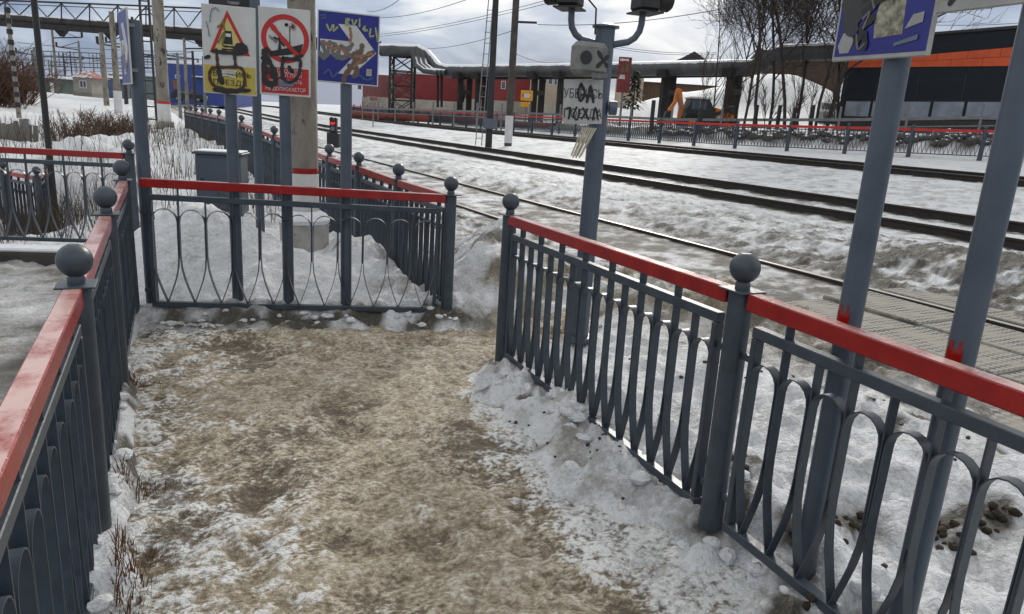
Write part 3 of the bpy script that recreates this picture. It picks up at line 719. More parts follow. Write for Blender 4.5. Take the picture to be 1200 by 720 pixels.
class Face:
    """flat marks on a sign face: u right 0..1, v down 0..1, drawn on the local x,z plane, layer by layer towards -y"""
    def __init__(s, plate, w, h, y0): s.p, s.w, s.h, s.y, s.k = plate, w, h, y0, 0
    def P(s, u, v): return ((u - .5) * s.w, (1 - v) * s.h)
    def put(s, name, mb, m): s.k += 1; return part(name, mb, m, s.p)
    def lay(s): return s.y - .0010 - .0007 * s.k
    def poly(s, name, uv, m):
        y = s.lay(); mb = MB().prism([s.P(*q) for q in uv], y, y + .0005); return s.put(name, mb, m)
    def ring(s, name, c, r0, r1, m, n=40):
        y = s.lay(); mb = MB(); vs, fs = [], []; cx, cz = s.P(*c)
        for i in range(n):
            a = 2*pi*i/n
            for r in (r0, r1): vs.append((cx + cos(a)*r, y, cz + sin(a)*r))
        for i in range(n):
            j = (i+1) % n; fs.append((i*2, i*2+1, j*2+1, j*2))
        mb.add(vs, fs); return s.put(name, mb, m)
    def strokes(s, name, lines, m, width=.02):
        """brush or spray strokes; width in metres"""
        y = s.lay(); s.k += 1
        for li, ln in enumerate(lines):
            mb = MB()
            pts = [Vector((*s.P(*q), 0)) for q in ln]
            # subdivide with Catmull-Rom so that the strokes bend
            sm = []
            for i in range(len(pts) - 1):
                p0, p1, p2, p3 = pts[max(i-1, 0)], pts[i], pts[i+1], pts[min(i+2, len(pts)-1)]
                for t in (0, .25, .5, .75):
                    sm.append(.5*((2*p1) + (p2-p0)*t + (2*p0-5*p1+4*p2-p3)*t*t + (3*p1-p0-3*p2+p3)*t**3))
            sm.append(pts[-1]); vs, fs = [], []; yy = y - .00004*li
            for i, p in enumerate(sm):
                d = sm[min(i+1, len(sm)-1)] - sm[max(i-1, 0)]; d = d.normalized() if d.length > 1e-7 else Vector((1, 0, 0))
                wv = width * (.5 + .12*sin(i*1.9 + li)); nn_ = Vector((-d.y, d.x, 0)) * wv
                vs += [(p.x + nn_.x, yy, p.y + nn_.y), (p.x - nn_.x, yy, p.y - nn_.y)]
            for i in range(len(sm) - 1): fs.append((i*2, i*2+1, i*2+3, i*2+2))
            for e_ in (0, len(sm)-1):     # round ends
                c0 = len(vs); p = sm[e_]; vs += [(p.x + cos(a)*width*.5, yy - .00002, p.y + sin(a)*width*.5) for a in [2*pi*k/10 for k in range(10)]]; fs.append(tuple(range(c0, c0+10)))
            mb.add(vs, fs); part(name, mb, m, s.p)
    def text(s, name, txt, u, v, size, m, wide=1.0, rot=0.0, bold=0.0):
        y = s.lay()
        cu = bpy.data.curves.new('lettering', 'FONT'); cu.body = txt; cu.size = size; cu.align_x = 'CENTER'; cu.align_y = 'CENTER'; cu.offset = bold; cu.resolution_u = 3
        t = bpy.data.objects.new('tmp', cu); COL.objects.link(t); bpy.context.view_layer.update()
        me = bpy.data.meshes.new_from_object(t.evaluated_get(bpy.context.evaluated_depsgraph_get()))
        bpy.data.objects.remove(t); x, z = s.P(u, v)
        R_ = Matrix.Translation((x, y, z)) @ Matrix.Rotation(rot, 4, 'Y') @ Matrix.Rotation(pi/2, 4, 'X') @ Matrix.Diagonal((wide, 1, 1, 1))
        me.transform(R_); me.materials.clear(); me.materials.append(m); me.name = name; s.k += 1
        return link(name, me, s.p)
def sign(name, label, cat, base, pole_r, pole_h, plates, rz, frame=None, pole_mat=POLEG, lean=(0, 0), group=None):
    """pole with plates; each plate = (w, h, z0, dx, tilt, ground material). local -y faces the reader"""
    t = thing(name, label, cat, base, rz, group); t.rotation_euler.x = lean[0]; t.rotation_euler.y = lean[1]
    part('pole', MB().lathe([(pole_r, -.3), (pole_r, pole_h)], 20), pole_mat, t, smooth=True)
    out = []
    for (w, h, z0, dx, tilt, mm) in plates:
        p = part('plate', MB().bbox(-w/2, w/2, -.012, 0, 0, h, .003), mm, t, (dx, -pole_r - .012, z0)); p.rotation_euler.y = tilt
        for zz in (h*.2, h*.8):
            mb = MB(); mb.box(-.05, .05, .001, .012, zz-.012, zz+.012); mb.box(-pole_r-.006, -pole_r, .012, .012+pole_r, zz-.012, zz+.012); mb.box(pole_r, pole_r+.006, .012, .012+pole_r, zz-.012, zz+.012)
            part('clamp', mb, BACK_S, p)
        out.append(Face(p, w, h, -.012))
    return t, out
CANG = atan2(CF1[1] - CF0[1], CF1[0] - CF0[0])
nrm = Vector((-sin(CANG), cos(CANG)))
def behind(px_x, px_y, off):
    p = on_plane(px_x, px_y, CF0, CF1); return Vector((p.x + nrm.x*off, p.y + nrm.y*off, 0))
BLK = ink('black', (0.012, 0.011, 0.010)); BRN = ink('brown', (0.045, 0.018, 0.010)); GRN = ink('pale_green', (0.33, 0.36, 0.18)); LBL = ink('light_blue', (0.10, 0.20, 0.36))
GREYI = ink('grey_smear', (0.14, 0.135, 0.13)); ORI = ink('faded_orange', (0.30, 0.13, 0.06)); WHI = ink('white', (0.62, 0.62, 0.60))

# 1 warning sign: triangle with a locomotive, yellow field with two lines of letters
b1 = behind(275, 300, .075)
t, (F,) = sign('warning_sign', 'yellow and white train warning sign with red triangle and dark spray scrawl', 'road sign', b1, .042, 2.10, [(.355, .590, 1.665, .012, .012, WHITE_S)], CANG)
F.poly('yellow_field', [(.02, .985), (.98, .985), (.98, .675), (.02, .675)], YEL_S)
F.poly('triangle', [(.13, .535), (.89, .545), (.475, .05)], RED_S)
F.poly('triangle_field', [(.225, .500), (.795, .508), (.475, .135)], mat('sign_pale_yellow', (0.56, 0.49, 0.17), (0.44, 0.38, 0.14), 9, .5))
F.poly('locomotive', [(.40, .43), (.57, .43), (.55, .28), (.42, .28)], BLK)
F.poly('locomotive_cab', [(.435, .345), (.535, .345), (.535, .31), (.435, .31)], WHI)
F.strokes('sleepers', [[(.40, .455), (.575, .455)], [(.375, .49), (.60, .49)]], BLK, .012)
F.text('lettering', 'БЕРЕГИСЬ', .54, .770, .050, BLK, 1.0)
F.text('lettering', 'ПОЕЗДА', .50, .868, .050, BLK, 1.1)
F.strokes('sticker_remains', [[(.30, .735), (.62, .725)], [(.32, .755), (.60, .75)], [(.30, .80), (.42, .78), (.60, .80)]], ink('pale_smear', (.50, .50, .47)), .012)
F.strokes('scrawl', [[(.26, .50), (.27, .60), (.28, .68)], [(.60, .46), (.60, .58), (.62, .68)], [(.28, .70), (.16, .72), (.12, .80), (.16, .89), (.30, .93), (.55, .945), (.74, .91), (.78, .80), (.74, .70), (.60, .68), (.28, .70)]], BRN, .020)
F.strokes('scrawl', [[(.62, .47), (.66, .43), (.76, .42), (.82, .46), (.80, .50), (.66, .50)], [(.20, .955), (.45, .975), (.68, .95), (.86, .935)], [(.20, .52), (.45, .525), (.72, .525)], [(.06, .60), (.12, .585)]], BLK, .024)
F.strokes('scrawl', [[(.66, .46), (.78, .48)], [(.66, .44), (.74, .44)], [(.30, .74), (.34, .86)]], BLK, .034)
F.strokes('scrawl', [[(.20, .06), (.17, .13), (.16, .20)], [(.20, .06), (.27, .04), (.33, .07)], [(.09, .20), (.12, .27), (.14, .36)]], LBL, .007)
F.strokes('scrawl', [[(.40, .17), (.42, .27)], [(.30, .25), (.40, .19)], [(.30, .42), (.42, .30), (.38, .44)]], ink('olive', (.16, .15, .03)), .012)
# 2 prohibition sign
b2 = behind(336, 300, .075)
t, (F,) = sign('prohibition_sign', 'white and red no-walking sign with crossed circle and black spray marks', 'road sign', b2, .042, 2.10, [(.350, .590, 1.680, .012, .006, WHITE_S)], CANG)
F.poly('red_field', [(.035, .975), (.965, .975), (.965, .675), (.035, .675)], RED_S)
F.ring('circle', (.51, .345), .128, .163, RED_S)
F.poly('hillside', [(.20, .56), (.80, .50), (.86, .385), (.55, .445), (.20, .50)], BLK)
F.strokes('signal_drawing', [[(.60, .45), (.60, .20)], [(.53, .19), (.57, .175)]], BLK, .006)
F.strokes('signal_lamp', [[(.535, .185), (.540, .185)], [(.66, .20), (.664, .20)]], BLK, .024)
F.strokes('lamp_rays', [[(.66, .155), (.67, .245)], [(.61, .20), (.72, .20)], [(.62, .165), (.71, .235)], [(.62, .235), (.71, .165)]], ink('maroon', (.16, .02, .02)), .004)
F.strokes('walking_figure', [[(.40, .33), (.40, .43), (.36, .52)], [(.40, .43), (.45, .51)], [(.40, .36), (.30, .34)], [(.40, .37), (.48, .42)]], BLK, .014)
F.strokes('walking_figure_head', [[(.405, .295), (.406, .295)]], BLK, .022)
F.strokes('grey_drawing', [[(.20, .32), (.28, .35), (.36, .38)], [(.22, .345), (.34, .395)]], GREYI, .007)
F.strokes('slash', [[(.245, .20), (.50, .37), (.78, .545)]], RED_S, .030)
F.text('lettering', 'ПРОХОДИТЬ', .52, .715, .036, WHI, .95)
F.text('lettering', 'ПО ЖЕЛ. ПУТИ', .52, .765, .036, WHI, .82)
F.text('lettering', 'И ПЕРЕЕЗЖАТЬ', .52, .835, .032, WHI, .9)
F.text('lettering', 'НЕ ДОПУСКАЕТСЯ', .51, .925, .035, WHI, .86)
F.poly('sticker', [(.38, .895), (.67, .885), (.67, .825), (.37, .835)], ink('blue_grey', (.13, .16, .22)))
F.strokes('spray', [[(.11, .50), (.10, .66), (.11, .86), (.26, .88)], [(.10, .50), (.20, .62), (.30, .74), (.30, .86), (.14, .86)], [(.18, .72), (.30, .80)]], BLK, .034)
F.strokes('spray', [[(.47, .56), (.44, .70), (.50, .82), (.64, .83), (.76, .76), (.80, .64), (.80, .58), (.66, .565), (.47, .57)], [(.58, .66), (.66, .72), (.60, .70)], [(.46, .60), (.44, .80)]], BLK, .022)
F.strokes('spray', [[(.14, .47), (.22, .50)], [(.06, .58), (.12, .60)], [(.72, .54), (.84, .52)]], BLK, .020)
# 3 blue arrow sign
b3 = behind(405, 300, .075)
t, (F,) = sign('arrow_sign', 'blue sign with a white right-pointing arrow covered in graffiti', 'road sign', b3, .042, 2.05, [(.435, .490, 1.790, .012, .022, WHITE_S)], CANG)
F.poly('blue_field', [(.02, .98), (.98, .98), (.98, .02), (.02, .02)], BLUE_S)
F.poly('arrow_head', [(.34, .86), (.58, .86), (.955, .53), (.62, .175), (.33, .175), (.66, .53)], WHITE_S)
F.poly('arrow_shaft', [(.05, .60), (.62, .60), (.62, .40), (.05, .40)], WHITE_S)
F.strokes('graffiti', [[(.08, .45), (.14, .62), (.10, .66), (.05, .60)], [(.20, .44), (.16, .62)], [(.20, .44), (.30, .48), (.24, .56), (.32, .64)], [(.36, .50), (.34, .62), (.44, .64), (.48, .52), (.38, .48)], [(.56, .44), (.48, .56), (.58, .62)]], GREYI, .030)
F.strokes('graffiti', [[(.58, .58), (.70, .52), (.72, .44)], [(.70, .54), (.60, .70), (.46, .88), (.44, .96)], [(.60, .62), (.72, .66), (.80, .58), (.90, .52)], [(.52, .74), (.66, .78), (.60, .88)]], ink('brown_grey', (.13, .085, .06)), .034)
F.strokes('graffiti', [[(.10, .43), (.24, .52), (.36, .50), (.48, .58)], [(.62, .60), (.74, .58), (.88, .54)], [(.52, .22), (.54, .34), (.52, .40)], [(.60, .74), (.70, .66)]], ORI, .018)
F.strokes('graffiti', [[(.46, .09), (.45, .18), (.51, .17), (.46, .14), (.51, .10), (.46, .09)], [(.55, .10), (.58, .17), (.62, .10)], [(.67, .08), (.67, .18)], [(.76, .17), (.73, .22), (.80, .23), (.75, .20)], [(.85, .20), (.84, .30), (.90, .29)], [(.93, .18), (.97, .36)], [(.15, .20), (.20, .28), (.24, .20)], [(.26, .20), (.26, .28), (.32, .22)]], GRN, .012)
F.strokes('graffiti', [[(.06, .09), (.11, .07), (.12, .12), (.07, .12)], [(.12, .88), (.20, .82), (.26, .92), (.34, .84)], [(.62, .90), (.70, .86), (.80, .92), (.92, .88)]], ink('mid_blue', (.05, .09, .22)), .012)
F.poly('sticker', [(.80, .86), (.89, .86), (.89, .76), (.80, .76)], ink('pale_sticker', (.34, .34, .33)))
# 4 sign seen almost edge-on
bl = behind(167, 260, .11)
t, (F,) = sign('arrow_sign', 'narrow edge-on blue sign with white arrow on its grey pole', 'road sign', bl, .046, 2.12, [(.435, .490, 1.690, .0, .0, WHITE_S)], radians(-83))
F.poly('blue_field', [(.02, .98), (.98, .98), (.98, .02), (.02, .02)], BLUE_S)
F.poly('arrow_head', [(.34, .86), (.58, .86), (.955, .53), (.62, .175), (.33, .175), (.66, .53)], WHITE_S)
F.poly('arrow_shaft', [(.05, .60), (.62, .60), (.62, .40), (.05, .40)], WHITE_S)
F.strokes('graffiti', [[(.5, .5), (.45, .7), (.6, .8)], [(.3, .6), (.7, .75)], [(.25, .45), (.3, .6), (.5, .65)]], GREYI, .04)
# 5 pole and sign plate seen from behind the prohibition sign
pb = at_depth(305, 262, 6.6)
t, (F,) = sign('road_sign', 'grey pole with the dark back of a sign, standing between warning and prohibition signs', 'road sign', (pb.x, pb.y, gz(pb.x, pb.y)), .040, 2.15, [(.42, .34, 1.98, .17, 0, DARKST)], CANG + pi)
# 6, 7 signs above the right fence, facing the path
RANG = atan2(1.90 - 4.13, 1.98 - 2.14)
t, (F,) = sign('information_sign', 'blue sign with worn stickers above the right fence', 'road sign', (2.055, 1.50, 0), .0385, 2.20, [(.345, .46, 1.845, -.022, .0, mat('sign_rim', (.40, .40, .38), (.26, .26, .25), 8, .5))], RANG)
F.poly('blue_field', [(.03, .97), (.97, .97), (.97, .03), (.03, .03)], BLUE_S)
F.poly('sticker', [(.46, .60), (.70, .58), (.72, .86), (.44, .87), (.42, .76)], mat('torn_sticker', (.42, .40, .30), (.06, .055, .04), 45, .6))
F.poly('sticker', [(.06, .90), (.10, .82), (.19, .82), (.23, .88), (.19, .95), (.09, .95)], ink('pale_sticker', (.34, .34, .33)))
F.poly('sticker', [(.74, .83), (.90, .80), (.90, .74), (.80, .75)], ink('pale_sticker', (.34, .34, .33)))
F.poly('sticker', [(.66, .93), (.88, .90), (.88, .87), (.66, .91)], ink('blue_grey', (.13, .16, .22)))
F.strokes('smear', [[(.10, .60), (.15, .75), (.20, .80)], [(.20, .55), (.22, .72), (.16, .78)], [(.22, .60), (.36, .66)]], ink('dark_smear', (.035, .035, .038)), .045)
F.strokes('black_paint', [[(.30, .55), (.52, .60), (.62, .54)], [(.30, .70), (.42, .64), (.60, .60)], [(.30, .80), (.40, .74)], [(.70, .52), (.88, .58)], [(.26, .50), (.45, .52), (.60, .48)], [(.28, .62), (.40, .58)], [(.36, .68), (.46, .62)], [(.26, .88), (.34, .84), (.36, .92)]], BLK, .022)
F.strokes('scratches', [[(.30, .74), (.36, .70), (.32, .80)], [(.36, .62), (.40, .68)], [(.62, .54), (.66, .58), (.70, .53), (.76, .56)], [(.26, .84), (.30, .93), (.36, .90)]], GREYI, .007)
t, (F,) = sign('information_sign', 'yellow sign with black marks and pale rim above the right fence', 'road sign', (2.030, 1.115, 0), .0385, 2.25, [(.50, .46, 1.955, -.03, .0, mat('sign_rim', (.40, .40, .38), (.26, .26, .25), 8, .5))], RANG)
F.poly('yellow_field', [(.03, .93), (.97, .93), (.97, .03), (.03, .03)], YEL_S)
F.strokes('black_paint', [[(.16, .95), (.24, .80), (.30, .70)], [(.40, .86), (.52, .88), (.56, .78)], [(.66, .86), (.68, .72)], [(.84, .88), (.84, .74)], [(.30, .84), (.32, .74)]], BLK, .016)

# ------------------------------------------------------------------ signal post at the crossing
sb = on_z(679, 391, .20)
sgz = gz(sb.x, sb.y)
ztop = z_on(sb.x, sb.y, 33)
t = thing('crossing_signal', 'grey crossing signal post with two lamp heads, bell box and scrawled white plate', 'signal', (sb.x, sb.y, 0), radians(YAW))
part('post', MB().lathe([(.061, sgz - .3), (.060, ztop)], 24), POLEG, t, smooth=True)
part('cap', MB().lathe([(.085, ztop), (.085, ztop + .012), (.03, ztop + .03)], 24), POLEG, t, smooth=True)
for s_ in (-1, 1):
    zc = ztop - .10
    pts = [(s_*.04, 0, zc), (s_*.10, 0, zc + .015)] + [(s_*(.10 + .12*sin(a)), 0, zc + .135 - .12*cos(a)) for a in (.4, .8, 1.2, 1.57)] + [(s_*.222, 0, zc + .205)]
    part('lamp_arm', MB().tube(pts, .021, 10), POLEG, t, smooth=True)
    hd = part('lamp_head', MB().bbox(-.070, .070, -.085, .085, 0, .26, .02).box(-.080, .080, -.095, .095, -.010, 0), BLACK, t, (s_*.235, 0, zc + .205), .35*s_)
    part('lens_hood', MB().tube([(s_*.06, -.02, .09), (s_*.15, -.02, .08)], [.075, .07], 16), BLACK, hd, smooth=True)
    part('lens', MB().tube([(s_*.151, -.02, .08), (s_*.156, -.02, .08)], .060, 16), GLASS, hd, smooth=True)
part('cable', MB().tube([(-.17, -.03, ztop + .20), (-.075, -.06, ztop + .10), (-.07, -.07, ztop - .05)], .006, 6), BLACK, t, smooth=True)
bb = part('bell_box', MB().bbox(-.225, .0, -.075, .045, 0, .195, .03), mat('bell_grey', (.24, .24, .225), (.11, .11, .105), 9, .6, .3, 40, spots=(.08, .075, .07), spot_amt=.58), t, (-.005, -.075, ztop - .300), .45)
F = Face(bb, .225, .195, -.075)
F.p = bb
def shift_face(f, dx):
    oldP = f.P; f.P = lambda u, v: (oldP(u, v)[0] + dx, oldP(u, v)[1])
shift_face(F, -.1125)
F.strokes('black_cross', [[(.62, .30), (.92, .68)], [(.92, .40), (.62, .72)]], BLK, .024)
F.strokes('stain', [[(.50, .98), (.70, 1.0), (.92, .96)]], GREYI, .028)
part('sound_opening', MB().tube([(-.17, -.0755, .10), (-.17, -.080, .10)], .040, 20), BLACK, bb, smooth=True)
pp = part('plate', MB().bbox(-.125, .125, -.003, .003, 0, .270, .001), mat('plate_dirty', (.46, .46, .44), (.30, .30, .29), 9, .6, spots=(.15, .14, .13), spot_amt=.62), t, (-.105, -.085, ztop - .590), .12); pp.rotation_euler.y = -.05
F = Face(pp, .25, .27, -.003)
F.text('lettering', 'УБЕРИСЬ', .50, .33, .078, BLK, .70, .02)
F.text('lettering', 'ПОЕЗДА', .50, .78, .078, BLK, .76, .02)
F.strokes('spray', [[(.44, .10), (.36, .30), (.44, .48), (.53, .30), (.45, .12)], [(.60, .50), (.68, .14), (.76, .50)], [(.60, .36), (.76, .36)]], BLK, .017)
F.strokes('spray', [[(.08, .66), (.18, .64), (.14, .88)], [(.34, .62), (.26, .80), (.36, .90), (.42, .70)], [(.50, .64), (.64, .88)], [(.76, .90), (.82, .62), (.90, .90)], [(.48, .88), (.62, .66)]], BLK, .012)
mb = MB()
for k in range(7):
    x = -.13 + .014*k; mb.beam((x + .03, -.09, ztop - .61), (x - .03 - .01*k*.4, -.10 - .01*(k % 3), ztop - .79 - .012*(k % 2)), .010, .003, (0, 1, 0))
part('frayed_tape', mb, mat('pale_tape', (.48, .44, .34), (.34, .31, .24), 20, .7), t)
part('junction_disc', MB().tube([(.062, -.03, ztop - .48), (.11, -.03, ztop - .48)], .045, 14), POLEG, t, smooth=True)
part('base_flange', MB().lathe([(.10, sgz + .02), (.10, sgz + .05)], 18), POLEG, t)

# ------------------------------------------------------------------ concrete catenary pole inside the enclosure, cabinet
cp = at_depth(357, 290, 7.05); cg = gz(cp.x, cp.y)
zr0, zr1 = z_on(cp.x, cp.y, 203), z_on(cp.x, cp.y, 196.5)
t = thing('catenary_pole', 'thick weathered concrete pole with white foot and red ring behind the signs', 'pole', (cp.x, cp.y, 0), .3)
def taper(z): return .150 - .010*z
def oct_(mb, z0, z1, e=0.0): return mb.lathe([(taper(z0) + e, z0), (taper(z1) + e, z1)], 12)
part('shaft', oct_(MB(), zr1, 8.5), CONCP, t, smooth=True)
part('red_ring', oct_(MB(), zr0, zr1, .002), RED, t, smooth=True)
part('white_foot', oct_(MB(), cg - .3, zr0, .001), WHITEP, t, smooth=True)
fz = z_on(cp.x, cp.y, 262)
part('foundation', MB().lathe([(.225, cg - .5), (.238, fz - .03), (.245, fz + .0), (.22, fz + .02)], 10), mat('pale_concrete', (.44, .43, .41), (.30, .29, .275), 6, .9, .5, 35, spots=(.17, .16, .145), spot_amt=.6), t)
part('snow_collar', MB().lathe([(.240, fz + .012), (.250, fz + .05), (.215, fz + .10), (.16, fz + .13)], 14), SNOWM, t, smooth=True)
c0 = at_depth(252, 250, 9.2); ctop = at_depth(252, 178, 9.2).z
t = thing('relay_cabinet', 'dark grey metal relay cabinet in the snow beside the long fence', 'cabinet', (c0.x + .08, c0.y, 0), radians(-20))
cgz = gz(c0.x, c0.y) - .15
part('body', MB().bbox(-.24, .30, -.20, .20, cgz, ctop - .03, .008), mat('cabinet_paint', (.060, .078, .105), (.048, .063, .085), 4, .4, spots=(.03, .02, .015), spot_amt=.72), t)
part('lid', MB().bbox(-.27, .33, -.23, .23, ctop - .029, ctop, .006), GREY, t)
part('lid_snow', MB().bbox(-.25, .31, -.21, .21, ctop + .001, ctop + .022, .010), SNOWM, t)
d_ = part('door', MB().bbox(-.20, .26, -.212, -.201, cgz + .22, ctop - .07, .003), mat('cabinet_paint', (.060, .078, .105)), t)
part('door_handle', MB().bbox(-.18, -.15, -.232, -.213, ctop - .40, ctop - .32, .004), BLACK, d_)

# ------------------------------------------------------------------ far red-railed fence and the grey barrier behind it
FF = [(33.2, 8.0), (28.5, 16.0), (24.6, 26.3), (23.5, 40.0), (22.6, 60.0), (22.0, 85.0)]
def along(poly, step, start=0.0):
    out = []; carry = start
    for (a, b_) in zip(poly[:-1], poly[1:]):
        L = hypot(b_[0]-a[0], b_[1]-a[1]); s_ = carry
        while s_ < L:
            u = s_/L; out.append((a[0] + (b_[0]-a[0])*u, a[1] + (b_[1]-a[1])*u)); s_ += step
        carry = s_ - L
    return out
SMOOTHZ = lambda x, y: float(smooth_profile(np.array([x]))[0]) + .8*float(sstep(45, 140, y))
ffp = [(x, y, SMOOTHZ(x, y) + .06) for x, y in along(FF, 2.45)]
fence('long far fence with red rail standing beyond the farthest track', ffp, 15, 0, red=REDFAR, heavy=True)
GB = [at_depth(1260, 158, 31), at_depth(1165, 159, 33), at_depth(990, 160, 36), at_depth(800, 158, 40.5), at_depth(600, 146, 51), at_depth(420, 137, 68)]
t = thing('barrier_railing', 'tall grey pipe railing on posts behind the far red fence', 'railing', (0, 0, 0))
gpp = along([(p.x, p.y) for p in GB], 2.9, .6)
gzz = [float(np.interp(y, [p.y for p in GB], [p.z for p in GB])) for x, y in gpp]
GALV = mat('galvanised_grey', (.20, .205, .21), (.13, .135, .14), 4, .6, spots=(.09, .07, .06), spot_amt=.64)
me = MB().bbox(-.05, .05, -.05, .05, -.6, 1.40, .008).mesh('post', GALV)
for (x, y), z in zip(gpp, gzz): link('post', me, t, (x, y, z), .6)
for i in range(len(gpp) - 1):
    for hh, w in ((.78, .14), (.42, .05)):
        part('rail', MB().beam((*gpp[i], gzz[i] + hh), (*gpp[i+1], gzz[i+1] + hh), .05, w), GALV, t)

# red heating pipe lying along the fence on the far left of it
t = thing('red_pipe', 'rusty red pipe running low along the ground beyond the tracks', 'pipe', (0, 0, 0))
pts = [at_depth(x, y, D) for x, y, D in ((412, 133.5, 72), (470, 138, 66), (530, 140, 62), (556, 141, 60), (600, 147, 55), (650, 150, 51))]
part('pipe', MB().tube(pts, .33, 10), mat('rust_red', (.26, .055, .032), (.13, .035, .024), 1.5, .8, .4, 6), t, smooth=True)

# ------------------------------------------------------------------ buildings
M_PER_PX = 1 / 868.0
BGLASS = mat('window_glass', (.10, .12, .15), (.05, .06, .08), 1.2, .15, spec=.7)
def walls(name, label, cat, x0, x1, yt, yb, D, deep, m, windows=(), roof=None, roof_m=None, base=None, over=.35, doors=(), rot=0.0, gable=None, frame_m=WHITEP):
    c_ = at_depth((x0 + x1)/2, yb, D); k = D*M_PER_PX; w = (x1 - x0)*k; h = (yb - yt)*k
    t = thing(name, label, cat, c_, radians(YAW) + rot)
    part('wall', MB().box(-w/2, w/2, 0, deep, -2.0, h), m, t)
    if base: part('plinth', MB().box(-w/2 - .06, w/2 + .06, -.06, deep + .06, -2.1, base[0]*k), base[1], t)
    if roof == 'flat': part('roof', MB().bbox(-w/2 - over, w/2 + over, -over, deep + over, h + .002, h + .30, .05), roof_m or SNOWM, t)
    elif roof == 'gable':      # ridge along local x
        r = gable*k
        part('roof', MB().prism_x([(-over, h - .02), (deep + over, h - .02), (deep/2, h + r)], -w/2 - over, w/2 + over), roof_m, t)
    elif roof == 'front':      # gable facing the reader
        r = gable*k
        part('roof', MB().prism([(-w/2 - over, h - .02), (w/2 + over, h - .02), (0, h + r)], -over, deep + over), roof_m, t)
    for (a, b_, c2, d2) in windows:
        X0, X1 = (a - (x0 + x1)/2)*k, (b_ - (x0 + x1)/2)*k; Z0, Z1 = (yb - d2)*k, (yb - c2)*k
        g_ = part('window', MB().box(X0, X1, -.035, -.004, Z0, Z1), frame_m, t)
        e_ = min(.12, (X1-X0)*.14); nn_ = 2 if (X1 - X0) > .7 else 1
        for q in range(nn_):
            ww = (X1 - X0 - e_*(nn_ + 1))/nn_; xx = X0 + e_ + q*(ww + e_)
            part('pane', MB().box(xx, xx + ww, -.050, -.036, Z0 + e_, Z1 - e_), BGLASS, g_)
    for (a, b_, c2, m2) in doors:
        X0, X1 = (a - (x0 + x1)/2)*k, (b_ - (x0 + x1)/2)*k
        part('door', MB().box(X0, X1, -.05, -.004, 0, (yb - c2)*k), m2, t)
    return t, k, w, h
BRICKR = mat('red_cladding', (.25, .030, .030), (.18, .022, .024), 1.0, .7, .2, 12, spots=(.12, .02, .02), spot_amt=.62)
PINKC = mat('faded_cladding', (.23, .085, .085), (.18, .065, .066), 1.0, .7, stretch=(8, 8, .3))
CREAM = mat('cream_render', (.40, .37, .31), (.29, .265, .225), 1.2, .9, spots=(.16, .15, .13), spot_amt=.6)
BEIGE = mat('beige_render', (.44, .35, .27), (.36, .28, .215), .6, .9)
walls('shed', 'faded pink clad shed end beside the arrow sign', 'building', 425, 457, 89, 117, 84, 8, PINKC, base=(2, CREAM), windows=((419, 424, 95, 107),))
t, k, w, h = walls('factory_hall', 'long dark red factory hall behind the pipe tower', 'building', 457, 541, 89.5, 118, 82, 14, BRICKR, base=(0.0, CREAM), roof='flat', roof_m=SNOWM, over=.1)
part('wall_strip', MB().box(-w/2 - .05, -w/2 + .25, -.05, -.01, -.5, h), CREAM, t)
t2 = walls('yard_wall', 'pale concrete yard wall below the dark red hall', 'wall', 430, 545, 117, 127, 79, .3, CREAM)
walls('factory_hall', 'smaller dark red hall between two trestles with white window', 'building', 545, 620, 88, 121, 78, 12, BRICKR, roof='flat', over=.1, windows=((586, 591.5, 96, 105),), base=(3, CREAM))
walls('office_block', 'beige rendered block behind the grey pipe trestles', 'building', 620, 706, 84, 128, 74, 10, BEIGE, roof='flat', over=.2,
      windows=((622, 625, 94, 104), (634, 639, 95, 102), (640, 646, 95, 102), (647, 651, 95, 102), (660, 664, 95, 101), (672, 678, 95, 102), (684, 690, 95, 102)), base=(5, CREAM))
walls('kiosk', 'small red-topped kiosk beyond the signal post', 'building', 728, 752, 90, 118, 66, 5, BEIGE, roof='flat', roof_m=BRICKR, over=.1)
walls('snowy_barn', 'pale barn with broad snow-covered roof behind the excavator', 'building', 752, 900, 101, 116, 72, 12, mat('weathered_boards', (.13, .085, .050), (.075, .050, .032), 2, .9, .3, 10, stretch=(6, 6, .4)), roof='gable', roof_m=SNOWM, gable=24, over=.4)
walls('log_house', 'dark log house with snowy roof behind the bare trees', 'building', 908, 985, 70, 100, 72, 9, mat('dark_logs', (.075, .045, .030), (.036, .024, .018), 2, .9, .4, 8, stretch=(.4, .4, 6)), roof='gable', roof_m=mat('dark_roof', (.045, .04, .038), (.025, .022, .021), 2, .9, snow=.35), gable=13)
walls('cottage', 'distant cottage with dark gable peeping above the long pipe', 'building', 800, 822, 70, 80, 95, 8, mat('grey_boards', (.16, .15, .14), (.10, .095, .09), 2, .9), roof='front', roof_m=MATS['dark_roof'], gable=8)
